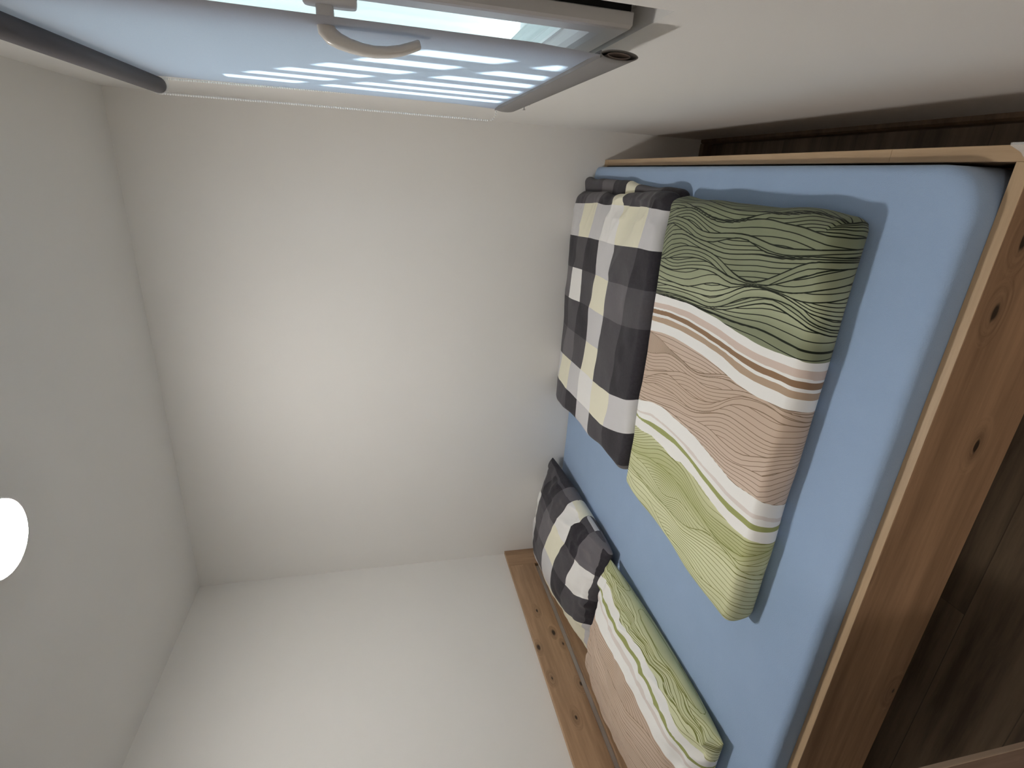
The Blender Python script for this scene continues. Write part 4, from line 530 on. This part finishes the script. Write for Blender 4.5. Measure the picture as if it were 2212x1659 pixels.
# glazing bead (bright thin lip along the inner edge)
ring(MB(), GY0-0.003, GY1+0.003, GZ0-0.003, GZ1+0.003, 0.008, XS+0.0255, XS+0.031).build('glazing_bead', M['white_pvc'], win)
# handle: oval rosette, neck and a bowed grip pointing down
HY, HZ = -1.560, 1.592
hd = empty('handle', (0, 0, 0)); hd.parent = win; hd.location = Vector((XS, HY, HZ))-win.location
mb = MB()
def oval(cx, y, z, hw, hh, n=28):
    return [(cx, y+hw*math.copysign(abs(math.cos(t))**0.55, math.cos(t)), z+hh*math.copysign(abs(math.sin(t))**0.45, math.sin(t))) for t in [2*math.pi*k/n for k in range(n)]]
levels = [(XS+0.001, 1.0), (XS-0.008, 1.0), (XS-0.012, 0.95), (XS-0.0135, 0.86)]
mb.tube(levels, lambda i: oval(levels[i][0], HY, HZ-0.004, 0.0150*levels[i][1], 0.036*(1-(1-levels[i][1])*0.4)))
mb.build('rosette', M['white_handle'], hd)
path = [(0.010, 0.004), (0.020, 0.003), (0.032, 0.0035), (0.042, 0.002), (0.0485, -0.004), (0.0535, -0.014), (0.0575, -0.028), (0.0605, -0.045), (0.0615, -0.062), (0.0600, -0.080), (0.0560, -0.098), (0.0495, -0.116), (0.0460, -0.124), (0.0455, -0.1255)]
wdt = [0.0095, 0.0100, 0.0100, 0.0102, 0.0104, 0.0104, 0.0104, 0.0105, 0.0105, 0.0104, 0.0100, 0.0095, 0.0090, 0.0070]
thk = [0.0115, 0.0120, 0.0125, 0.0125, 0.0115, 0.0100, 0.0088, 0.0080, 0.0076, 0.0073, 0.0070, 0.0066, 0.0062, 0.0050]
def hring(i, n=18):
    p0 = path[max(i-1, 0)]; p1 = path[min(i+1, len(path)-1)]; tx, tz = p1[0]-p0[0], p1[1]-p0[1]; L = math.hypot(tx, tz); nx, nz = -tz/L, tx/L
    o = []
    for k in range(n):
        t = 2*math.pi*k/n; cc = math.copysign(abs(math.cos(t))**0.7, math.cos(t)); ss = math.copysign(abs(math.sin(t))**0.7, math.sin(t))
        o.append((XS-(path[i][0]+nx*thk[i]*cc), HY+wdt[i]*ss, HZ+path[i][1]+nz*thk[i]*cc))
    return o
MB().tube(path, hring).build('grip', M['white_handle'], hd)

# ------------------------------------------------------------------ roller blind
XB = W-0.040; BY0, BY1 = -1.618, -0.822; TZ = 2.055
bl = empty('roller_blind', (XB, (BY0+BY1)/2, TZ), 'grey roller blind pulled down over the window, streaked by sunlight, on a dark tube', 'blind')
MB().cyl((XB-0.0185, BY0-0.020, TZ), (XB-0.0185, BY1+0.012, TZ), 0.0185, 40).build('roller_tube', M['tube'], bl)
mb = MB()
nz_, ny_ = 60, 40; zt, zb = TZ, 1.208
pts = []
for i in range(nz_+1):
    z = zt+(zb-zt)*i/nz_
    for j in range(ny_+1):
        y = BY0+(BY1-BY0)*j/ny_
        s = min(1, (zt-z)/0.3)
        e = max(0, 1-(z-zb)/0.10)
        edge = max(0, abs(2*j/ny_-1)-0.86)/0.14
        pts.append((XB+0.0025*math.sin(7*y+1.0)*s*0.6-e*0.004*edge, y+(0.004*e*edge if j > ny_/2 else -0.004*e*edge)*(-1), z))
fs = [(i*(ny_+1)+j, i*(ny_+1)+j+1, (i+1)*(ny_+1)+j+1, (i+1)*(ny_+1)+j) for i in range(nz_) for j in range(ny_)]
mb.add(pts, fs, True); mb.build('blind_fabric', M['blind'], bl)
# hem pocket wrapped round an oval bar
def hemring(y, s=1.0, x0=0.0):
    o = []
    for k in range(28):
        t = 2*math.pi*k/28; o.append((XB+x0+0.0070*s*math.cos(t)-0.001, y, 1.1795+0.0300*s*math.sin(t)))
    return o
hy = [BY0+0.004, BY0+0.03, BY1-0.02, BY1-0.004]
mb = MB(); mb.tube(hy, lambda i: hemring(hy[i], 1.0), cap=False); hem = mb.build('hem_pocket', M['hem'], bl)
sm = hem.modifiers.new('thick', 'SOLIDIFY'); sm.thickness = 0.0012; sm.offset = -1
mb = MB(); hy2 = [BY0+0.007, BY1-0.012]; mb.tube(hy2, lambda i: hemring(hy2[i], 0.62), cap=False); bar = mb.build('hem_bar', M['hole'], bl)
sm = bar.modifiers.new('thick', 'SOLIDIFY'); sm.thickness = 0.0015; sm.offset = -1
MB().box((XB-0.0062, BY0+0.006, 1.2075), (XB+0.0035, BY1-0.006, 1.2090)).build('hem_seam', M['hem'], bl)
# end brackets
for ye, sg in ((BY1+0.012, 1), (BY0-0.020, -1)):
    mb = MB(); xs = XB-0.0185
    prf = [(xs+0.021*math.cos(t), TZ+0.021*math.sin(t)) for t in [math.pi*0.5+math.pi*k/12 for k in range(13)]]+[(W-0.001, TZ-0.021), (W-0.001, TZ+0.021)]
    mb.prism(prf, 1, ye, ye+sg*0.010).cyl((xs, ye+sg*0.010, TZ), (xs, ye+sg*0.016, TZ), 0.012, 20)
    mb.build('bracket', M['clear'], bl, bevel=0.0012)
# bead chain: one loop, two strands
def chain_pts():
    o = []; yc = BY1+0.033; xs = XB-0.0185
    zlow = 1.222
    for sx, ph in ((0.0165, 0.0), (-0.0165, 0.9)):
        n = int((TZ-zlow)/0.0059)
        for k in range(n+1):
            z = TZ-0.0059*k; s = (TZ-z)/(TZ-zlow)
            o.append((xs+(sx*(1-0.25*s) if sx < 0 else sx+0.009*s), yc-0.006*math.sin(math.pi*s)-(0.014 if sx < 0 else 0.040)*s+0.0015*math.sin(9*s+ph), z))
    for k in range(1, 9):
        t = math.pi*k/9; q = (1-math.cos(t))/2; o.append((xs+0.0255*(1-q)-0.0124*q, yc-0.040*(1-q)-0.014*q, zlow-0.0040-0.0150*math.sin(t)))
    for k in range(1, 9):
        t = math.pi*k/9; o.append((xs+0.0165*math.cos(t), yc, TZ+0.0165*math.sin(t)))
    return o
mb = MB()
for p in chain_pts():
    r = 0.0025; vs_ = []; fs_ = []
    for a_ in range(1, 4):
        for k in range(8):
            th = math.pi*a_/4; ps = 2*math.pi*k/8; vs_.append((p[0]+r*math.sin(th)*math.cos(ps), p[1]+r*math.sin(th)*math.sin(ps), p[2]+r*math.cos(th)))
    vs_ += [(p[0], p[1], p[2]+r), (p[0], p[1], p[2]-r)]
    for a_ in range(2):
        for k in range(8): fs_.append((a_*8+k, (a_+1)*8+k, (a_+1)*8+(k+1) % 8, a_*8+(k+1) % 8))
    for k in range(8): fs_.append((24, k, (k+1) % 8)); fs_.append((25, 16+(k+1) % 8, 16+k))
    mb.add(vs_, fs_, True)
mb.build('bead_chain', M['bead'], bl)
# chain holder screwed to the wall under the blind
hk = empty('chain_holder', (W, -0.640, 1.075), 'tiny clear plastic chain clip on the white wall under the blind corner', 'clip')
MB().box((W-0.003, -0.645, 1.060), (W, -0.635, 1.085)).cyl((W-0.003, -0.640, 1.078), (W-0.016, -0.640, 1.078), 0.0022, 10).box((W-0.018, -0.646, 1.075), (W-0.016, -0.634, 1.081)).build('clip_body', M['metal'], hk)
# outside: slatted board screen that breaks up the sun, and the yard
XC = W+0.85
dz = (XC-XB)*TAN
sc_ = empty('board_screen', (XC, -1.2, -0.1), 'white slatted board screen standing outside the window', 'screen')
def board(name, poly): MB().prism(poly, 0, XC, XC+0.018).build(name, M['screen'], sc_)
pitch = 0.1022; slot = 0.046
yo = -SKEW*(XC-XB)
yk = [-0.955+yo-pitch*k for k in range(7)]
zlo = 1.235+dz
edges = [-0.775+yo]+[y for k in range(7) for y in (yk[k]+slot/2, yk[k]-slot/2)]+[-2.30]
for k in range(8):
    ya, yb = edges[2*k], edges[2*k+1]
    board('upright_board', [(ya, -0.1), (yb, -0.1), (yb, 2.75), (ya, 2.75)])
zt_ = lambda y: 1.898+dz-0.0812/pitch*(yk[0]-y)
zg_ = lambda y: 1.718+dz-0.0768/pitch*(yk[0]-y)
y0_, y1_ = yk[0]+slot/2+0.002, yk[-1]-slot/2-0.002
MB().prism([(y0_, zt_(y0_)), (y1_, zt_(y1_)), (y1_, 2.75), (y0_, 2.75)], 0, XC+0.018, XC+0.030).build('gable_board', M['screen'], sc_)
MB().prism([(y0_, zg_(y0_)), (y1_, zg_(y1_)), (y1_, zg_(y1_)-0.062), (y0_, zg_(y0_)-0.050)], 0, XC+0.018, XC+0.030).build('brace', M['screen'], sc_)
MB().prism([(y0_, -0.1), (y1_, -0.1), (y1_, zlo), (y0_, zlo)], 0, XC+0.018, XC+0.030).build('kick_board', M['screen'], sc_)
MB().box((XO+0.001, -3.2, 2.80), (XC+0.25, 0.8, 2.84)).build('sky_block_board', M['screen'], sc_)  # unseen board added to hold back high sky light and even out the blind
tag(MB().box((XO, -12, -0.15), (16, 12, -0.1)).build('ground', M['ground']), kind='structure')

# ------------------------------------------------------------------ ceiling lamp
lm = empty('ceiling_lamp', LAMP, 'round white ceiling lamp, glowing, on the white ceiling', 'lamp')
LX, LY, LZ = LAMP; R_ = 0.100
MB().cyl((LX, LY, LZ), (LX, LY, LZ-0.0235), R_*1.0, 48).tube([0, 1, 2, 3], lambda i: [(LX+(R_+(0.0005, 0.005, 0.005, 0.0005)[i])*math.cos(2*math.pi*k/56), LY+(R_+(0.0005, 0.005, 0.005, 0.0005)[i])*math.sin(2*math.pi*k/56), LZ-(0.002, 0.004, 0.026, 0.0285)[i]) for k in range(56)], cap=False).build('lamp_base', M['white_pvc'], lm)
mb = MB(); lv = []
for k in range(13):
    t = (math.pi/2)*k/12; lv.append((R_*(math.cos(t)**0.55 if k < 12 else 0.001), LZ-0.024-0.012*math.sin(t)))
mb.tube(lv, lambda i: [(LX+lv[i][0]*math.cos(2*math.pi*k/56), LY+lv[i][0]*math.sin(2*math.pi*k/56), lv[i][1]) for k in range(56)])
mb.build('lamp_diffuser', M['lamp'], lm)

# ------------------------------------------------------------------ bed
BX, BYN, ZR, ZB, TI = 2.182, -1.764, 0.5225, 0.292, 0.026
bed = empty('bed', (1.1, -0.88, 0), 'oak double bed frame with knotty side rail and slotted headboard', 'bed')
# headboard
MB().box((0.001, -0.130, 0.03), (0.0228, -0.001, 0.872)).build('headboard_post', M['oak_z'], bed, bevel=0.0012)
MB().box((0.001, -1.764, 0.03), (0.0228, -1.640, 0.872)).build('headboard_post', M['oak_z'], bed, bevel=0.0012)
MB().box((0.001, -1.640, 0.722), (0.0224, -0.130, 0.872)).build('top_plank', M['oak_y'], bed, bevel=0.0012)
MB().box((0.001, -1.640, 0.300), (0.0224, -0.130, 0.6965)).build('lower_plank', M['oak_y'], bed, bevel=0.0012)
# side rails: knotty face with a paler edging strip on top
def rail(y0, y1, nm):
    MB().box((0.033, y0, ZB), (BX-TI, y1, ZR-0.002)).build(nm, M['oak_x'], bed, bevel=0.001)
    MB().box((0.033, y0+0.0004, ZR-0.002), (BX-TI, y1-0.0004, ZR)).build('edge_strip', M['oak_edge_x'], bed, bevel=0.0008)
rail(BYN, BYN+TI, 'side_rail'); rail(-0.030, -0.004, 'side_rail')
# foot end
MB().box((BX-TI, BYN, ZB), (BX, -0.002, ZR-0.002)).build('foot_rail', M['oak_y'], bed, bevel=0.001)
for a0, a1 in ((BYN, -1.50), (-1.4995, -0.0425), (-0.042, -0.002)):
    MB().box((BX-TI+0.0004, a0, ZR-0.002), (BX-0.0004, a1, ZR)).build('edge_strip', M['oak_edge_y'], bed, bevel=0.0008)
for lx in (0.035, BX-TI-0.075):
    for ly in (BYN+TI, -0.030-0.075):
        MB().box((lx, ly, 0), (lx+0.075, ly+0.075, ZB+0.10)).build('leg', M['oak_z'], bed, bevel=0.002)
for k in range(12):
    x = 0.10+k*0.168
    MB().box((x, BYN+TI, 0.335), (x+0.070, -0.030, 0.353)).build('slat', M['oak_edge_y'], bed)
MB().box((0.033, BYN+TI, 0.300), (BX-TI-0.075, BYN+TI+0.024, 0.335)).build('slat_ledge', M['oak_x'], bed)
MB().box((0.033, -0.054, 0.300), (BX-TI-0.075, -0.030, 0.335)).build('slat_ledge', M['oak_x'], bed)
# clear corner guard
cg = empty('corner_guard', (BX, BYN, ZR), 'clear plastic corner guard on the outer corner of the oak bed frame', 'corner guard')
prf = [(BX+0.003, -1.722), (BX-0.002, -1.723), (BX-0.006, -1.731), (BX-0.013, -1.743), (BX-0.022, -1.751), (BX-0.034, -1.757), (BX-0.046, BYN-0.003), (BX-0.002, BYN-0.003), (BX+0.003, BYN+0.002)]
MB().prism(prf, 2, ZR+0.0002, ZR+0.0045).box((BX+0.0002, BYN, ZR-0.035), (BX+0.0035, -1.722, ZR)).box((BX-0.046, BYN-0.0035, ZR-0.035), (BX+0.0035, BYN-0.0002, ZR)).build('guard_shell', M['clear'], cg, bevel=0.001)

# ------------------------------------------------------------------ mattress with fitted sheet
MX0, MX1, MY0, MY1, MZ0, MZ1 = 0.036, 2.150, -1.7375, -0.006, 0.354, GZ+0.0005
def rrect(x0, x1, y0, y1, r, n=10):
    o = []
    rr = r if isinstance(r, (list, tuple)) else [r]*4
    for (cx, cy, a0, q) in ((x1-rr[0], y1-rr[0], 0, rr[0]), (x0+rr[1], y1-rr[1], 90, rr[1]), (x0+rr[2], y0+rr[2], 180, rr[2]), (x1-rr[3], y0+rr[3], 270, rr[3])):
        for k in range(n+1):
            t = math.radians(a0+90*k/n); o.append((cx+q*math.cos(t), cy+q*math.sin(t)))
    return o
def dense(poly, step=0.02):
    o = []
    for i in range(len(poly)):
        a_ = Vector(poly[i]); b_ = Vector(poly[(i+1) % len(poly)]); L = (b_-a_).length; n = max(1, int(L/step))
        for k in range(n): o.append(tuple(a_.lerp(b_, k/n)))
    return o
mt_ = empty('mattress', (1.09, -0.87, 0.354), 'mattress in a light blue fitted sheet filling the oak bed frame', 'mattress')
base = dense(rrect(MX0+0.012, MX1-0.012, MY0+0.008, MY1-0.012, 0.06), 0.05)
MB().prism(base, 2, MZ0, MZ1-0.03).build('mattress_core', M['mattress'], mt_)
outer = dense(rrect(MX0, MX1, MY0, MY1, [0.03, 0.03, 0.05, 0.085]), 0.012)
lv = [(0.0, MZ0+0.001), (0.0, MZ0+0.05), (-0.002, MZ0+0.10), (0.0, MZ1-0.035)]
FR = 0.022
for k in range(1, 10):
    t = (math.pi/2)*k/9; lv.append((FR*(1-math.cos(t)), MZ1-FR*0.9+FR*0.9*math.sin(t)-(0.0)))
vs_ = []; cx_, cy_ = (MX0+MX1)/2, (MY0+MY1)/2
def inset(p, d):
    # shrink towards the centre rectangle
    x, y = p; sx = (MX1-MX0)/2; sy = (MY1-MY0)/2
    return (cx_+(x-cx_)*(sx-d)/sx, cy_+(y-cy_)*(sy-d)/sy)
for ins, z in lv:
    for i, p in enumerate(outer):
        x, y = inset(p, ins)
        nn = float(vnoise(np.array([x*6+z*9]), np.array([y*6]), 41)[0])
        vs_.append((x, y, z+(0.0015*nn if z > MZ1-0.03 else 0)))
n = len(outer); fs_ = []
for i in range(len(lv)-1):
    for j in range(n): fs_.append((i*n+j, i*n+(j+1) % n, (i+1)*n+(j+1) % n, (i+1)*n+j))
# top: concentric rings down to the centre so that shading stays smooth
steps = [0.02, 0.06, 0.14, 0.3, 0.55, 0.85]
k0 = len(lv)-1
for q in steps:
    for p in outer:
        x, y = inset(p, FR); x = cx_+(x-cx_)*(1-q); y = cy_+(y-cy_)*(1-q)
        vs_.append((x, y, MZ1+0.0008*float(vnoise(np.array([x*5]), np.array([y*5]), 43)[0])))
for i in range(k0, k0+len(steps)):
    for j in range(n): fs_.append((i*n+j, i*n+(j+1) % n, (i+1)*n+(j+1) % n, (i+1)*n+j))
fs_.append(tuple(range((k0+len(steps))*n, (k0+len(steps)+1)*n)))
MB().add(vs_, fs_, True).build('fitted_sheet', M['sheet'], mt_)
# fold crease of the sheet at the near foot corner
cr = []
for k in range(9):
    s = k/8; cr.append((2.085+0.028*s+0.006*math.sin(3*s), MY0-0.0006+0.001*s, 0.500-0.035*s+0.01*math.sin(2.2*s)))
MB().tube(cr, lambda i: [(cr[i][0]+0.0022*math.cos(t), cr[i][1]+0.0018*math.sin(t), cr[i][2]+0.0012*math.cos(t)) for t in [2*math.pi*k/8 for k in range(8)]]).build('sheet_crease', M['sheet'], mt_)

# ------------------------------------------------------------------ printed cloth attributes
def grad_of(Fv, P):
    """|dF| per metre on a grid surface"""
    du = np.linalg.norm(np.gradient(P, axis=0), axis=-1)+1e-9; dv = np.linalg.norm(np.gradient(P, axis=1), axis=-1)+1e-9
    return np.sqrt((np.gradient(Fv, axis=0)/du)**2+(np.gradient(Fv, axis=1)/dv)**2)
def level(U, V, rows, sign=-1):
    """continuous index of u among the curves u=c_k(v), counted from the foot (u=1) downwards"""
    C_ = curves(rows, V)                                   # ... , n   descending in u
    C_ = np.minimum.accumulate(C_, axis=-1)
    n = C_.shape[-1]; out = np.zeros_like(U)
    top = np.full(U.shape, 1.001)
    prev = top; 
    for k in range(n):
        c = C_[..., k]; d = np.maximum(prev-c, 1e-4)
        out += np.clip((prev-U)/d, 0, 1); prev = c
    d = np.maximum(prev-(-0.001), 1e-4); out += np.clip((prev-U)/d, 0, 1)*0.999
    return out
# the field index has to switch exactly on the band edge, so it is driven by the band value in the shader
def wire_field(mat, table, n):
    nt = mat.node_tree
    S = attr(nt, 'band')
    r = stepramp(nt, S, n, [((k+0.5)/4,)*3 if k else (0.0,)*3 for k in table])
    sock = math_n(nt, 'MULTIPLY', r, 4.0)
    for nd in list(nt.nodes):
        if nd.type == 'ATTRIBUTE' and nd.attribute_name == 'field':
            for l in list(nd.outputs['Fac'].links): nt.links.new(sock, l.to_socket)
wire_field(M['wave'], [1, 0, 0, 0, 0, 0, 0, 0, 2, 0, 0, 0, 0, 0, 3], 15)
wire_field(M['wave_pillow'], [3, 0, 0, 0, 0, 0, 2], 7)
rng = np.random.RandomState(5)
def wavy(u0, u1, n, amp, seed, freq=2.2):
    r = np.random.RandomState(seed); o = []
    for k in range(n):
        b_ = u0+(u1-u0)*(k+0.5)/n
        o.append((b_+amp*np.sin(2*math.pi*(GT*freq*r.uniform(.6, 1.3)+r.rand()))+amp*0.6*np.sin(2*math.pi*(GT*freq*2.1*r.uniform(.7, 1.3)+r.rand()))).tolist())
    return o

SH = cloth_shapes(1.0)
# --- green duvet
def bottom_cap(nu, nv):
    idx = [i*nv for i in range(nu)]+[(nu-1)*nv+j for j in range(1, nv)]+[i*nv+nv-1 for i in range(nu-2, -1, -1)]+[j for j in range(nv-2, 0, -1)]
    return [idx[::-1]]
P, U, V = SH['green_duvet']; nu, nv = U.shape
gb = TR['green_bands']
head = (np.array(TR['green_dark'][0])+0.0)
dk0 = [(np.array(TR['green_dark'][0])*0.0+x+0.012*np.sin(GT*9+x*40)).tolist() for x in (0.985, 0.955, 0.93)]
darkrows = dk0+TR['green_dark']
mult_d = [4, 3, 3, 2]+[3, 4, 4, 3, 4, 4, 4, 5, 5, 5, 4, 5, 4]
tone_d = [.10, .12, .15, .2, .22, .25, .3, .3, .4, .35, .45, .55, .75, .95, .55, .9, .35, .2]
pinkrows = [gb[7]]+TR['green_pink']+[gb[8]]
mult_p = [3, 4, 5, 5, 4, 5, 5, 6, 5, 4, 3]
tone_p = [.9, .85, .6, .5, .4, .3, .35, .45, .6, .8, .9]
limerows = [gb[13]]+TR['green_lime']+wavy(0.13, 0.02, 3, 0.012, 5)
limerows = [limerows[0]]+limerows[1:]
mult_l = [4, 7, 7, 6, 7, 7, 6, 6, 6, 4]
tone_l = [.9, .7, .35, .15, .6, .5, .9, .8, .55, .9]
S_ = level(U, V, gb)
def smooth(rows, it=1):
    r = np.array(rows, float)
    for _ in range(it): r[:, 1:-1] = 0.25*r[:, :-2]+0.5*r[:, 1:-1]+0.25*r[:, 2:]
    return r
def strands(P, U, V, rows, spacing, seed):
    """level index among the curves plus, for even and odd strands apart, the drawn lines inside them"""
    rows = smooth(rows); Lm = float(np.linalg.norm(np.diff(P[:, P.shape[1]//2], axis=0), axis=1).sum())
    C_ = np.minimum.accumulate(curves(rows, V), axis=-1)
    lev = level(U, V, rows); n = C_.shape[-1]
    bnd = np.concatenate([np.full(U.shape+(1,), 1.001), C_, np.full(U.shape+(1,), -0.001)], -1)   # strand k lies between bnd[k] and bnd[k+1]
    r = np.random.RandomState(seed); phi = []
    vv = V*2*math.pi
    for k in range(n+1):
        gap = bnd[..., k]-bnd[..., k+1]; base = max(float(np.percentile(gap, 60)), 0.008)
        w = base*(1.0+0.32*np.sin(vv*r.uniform(.5, 1.2)+r.uniform(0, 6))+0.18*np.sin(vv*r.uniform(1.4, 2.6)+r.uniform(0, 6)))
        cnt = max(2.0, base*Lm/spacing)
        s = (bnd[..., k]-U) if r.rand() < 0.6 else (U-bnd[..., k+1])
        phi.append(cnt*s/w)
    phi = np.stack(phi, -1)
    k0 = np.clip(np.floor(lev).astype(int), 0, n); fr = lev-k0
    nb = np.clip(np.where(fr < 0.5, k0-1, k0+1), 0, n)
    pick = lambda idx: np.take_along_axis(phi, idx[..., None], -1)[..., 0]
    ev = np.where(k0 % 2 == 0, k0, nb); od = np.where(k0 % 2 == 1, k0, nb)
    A, B = pick(ev), pick(od)
    def g(F_, same):
        gg = np.stack([grad_of(phi[..., k], P) for k in range(n+1)], -1)
        return np.take_along_axis(gg, same[..., None], -1)[..., 0]
    return lev, grad_of(lev, P), A, g(A, ev), B, g(B, od)
def combo(P, U, V, S_, fields):
    o = {k: np.zeros_like(U) for k in ('phase', 'grad', 'line_a', 'grad_a', 'line_b', 'grad_b', 'tone')}
    for (s0, s1, rows, spacing, tones, seed) in fields:
        res = strands(P, U, V, rows, spacing, seed)
        m_ = (S_ > s0-0.6) & (S_ < s1+0.6)
        for k, a_ in zip(('phase', 'grad', 'line_a', 'grad_a', 'line_b', 'grad_b'), res): o[k] = np.where(m_, a_, o[k])
        o['tone'] = np.where(m_, np.interp(res[0], np.arange(len(tones)), tones), o['tone'])
    o['band'] = S_; o['field'] = np.zeros_like(U)
    return o
WA = combo(P, U, V, S_, [(0, 1, darkrows, 0.0155, tone_d, 11), (8, 9, pinkrows, 0.0132, tone_p, 12), (14, 15, limerows, 0.0135, tone_l, 13)])
np_mesh_obj = np_mesh('folded_duvet', P.reshape(-1, 3), grid_faces(nu, nv, 0, True), bottom_cap(nu, nv), M['wave'], loc=(1.53, -1.23, GZ),
    attrs=WA)
tag(np_mesh_obj, 'folded duvet with green, pink and lime wave line print on the blue sheet', 'duvet')
# --- checked duvet (two visible layers of the fold)
ck = empty('folded_duvet', (1.55, -0.45, GZ), 'folded black, grey and cream checked duvet against the white wall', 'duvet')
def plaid_attrs(U, V, cols, rows, nrow):
    Cc = curves(cols, U); Cc = np.maximum.accumulate(Cc, axis=-1)
    out = np.zeros_like(U); prev = np.full(U.shape, -0.001)
    for k in range(Cc.shape[-1]):
        c = Cc[..., k]; out += np.clip((V-prev)/np.maximum(c-prev, 1e-4), 0, 1); prev = c
    out += np.clip((V-prev)/np.maximum(1.001-prev, 1e-4), 0, 1)*0.999
    return out, level(U, V, rows)
P, U, V = SH['plaid_duvet']; nu, nv = U.shape
ca, ra = plaid_attrs(U, V, TR['plaid_cols'], TR['plaid_rows'], 9)
np_mesh('top_fold', P.reshape(-1, 3), grid_faces(nu, nv, 0, True), bottom_cap(nu, nv), M['plaid'], parent=ck, attrs={'col': ca, 'row': ra})
P, U, V = SH['plaid_low']; nu, nv = U.shape
ca, ra = plaid_attrs(U, V, TR['plaid_cols'], [(np.array(r)-0.05).tolist() for r in TR['plaid_rows']], 9)
np_mesh('bottom_fold', P.reshape(-1, 3), grid_faces(nu, nv, 0, True), bottom_cap(nu, nv), M['plaid'], parent=ck, attrs={'col': ca, 'row': ra})
# --- pillows
def cushion(name, key, mat, attrs_fn, label):
    top, bot, U, V = SH[key]; nu, nv = U.shape; n = nu*nv
    A1 = attrs_fn(top, U, V); A2 = attrs_fn(bot, U, V)
    VV = np.concatenate([top.reshape(-1, 3), bot.reshape(-1, 3)])
    loc = VV.mean(0); loc[2] = VV[:, 2].min()
    fa = np.concatenate([grid_faces(nu, nv, 0, False), grid_faces(nu, nv, n, True)])
    o = np_mesh(name, VV, fa, [], mat, loc=tuple(loc), attrs={k: np.concatenate([A1[k].ravel(), A2[k].ravel()]) for k in A1})
    bm = bmesh.new(); bm.from_mesh(o.data); bmesh.ops.remove_doubles(bm, verts=bm.verts, dist=0.0002); bmesh.ops.recalc_face_normals(bm, faces=bm.faces); bm.to_mesh(o.data); bm.free()
    for p_ in o.data.polygons: p_.use_smooth = True
    return tag(o, label, 'pillow')
def ck_attrs(P, U, V):
    a_, b_ = plaid_attrs(U, V, TR['pillow_f'], TR['pillow_g'], 6); return {'col': a_, 'row': b_}
cushion('pillow', 'plaid_pillow', M['plaid_pillow'], ck_attrs, 'black, grey and cream checked pillow in the corner of the bed')
gpb = TR['gp_bands']
def gp_attrs(P, U, V):
    bands = [gpb[0], gpb[1], gpb[2], gpb[3], (np.array(gpb[3])-0.022).tolist(), gpb[4]]
    S_ = level(U, V, bands)
    lim = wavy(1.0, 0.915, 5, 0.010, 3, 1.6)
    pnk = [gpb[4]]+wavy(0.64, 0.05, 9, 0.028, 9, 1.3)
    return combo(P, U, V, S_, [(0, 1, lim, 0.0115, [.5, .4, .8, .5, .75, .9, 1, 1], 14), (6, 7, pnk, 0.0135, [.7, .4, .3, .5, .35, .3, .5, .4, .3, .5, .4, .4], 15)])
cushion('pillow', 'green_pillow', M['wave_pillow'], gp_attrs, 'lime, white and pink wave print pillow leaning by the headboard')
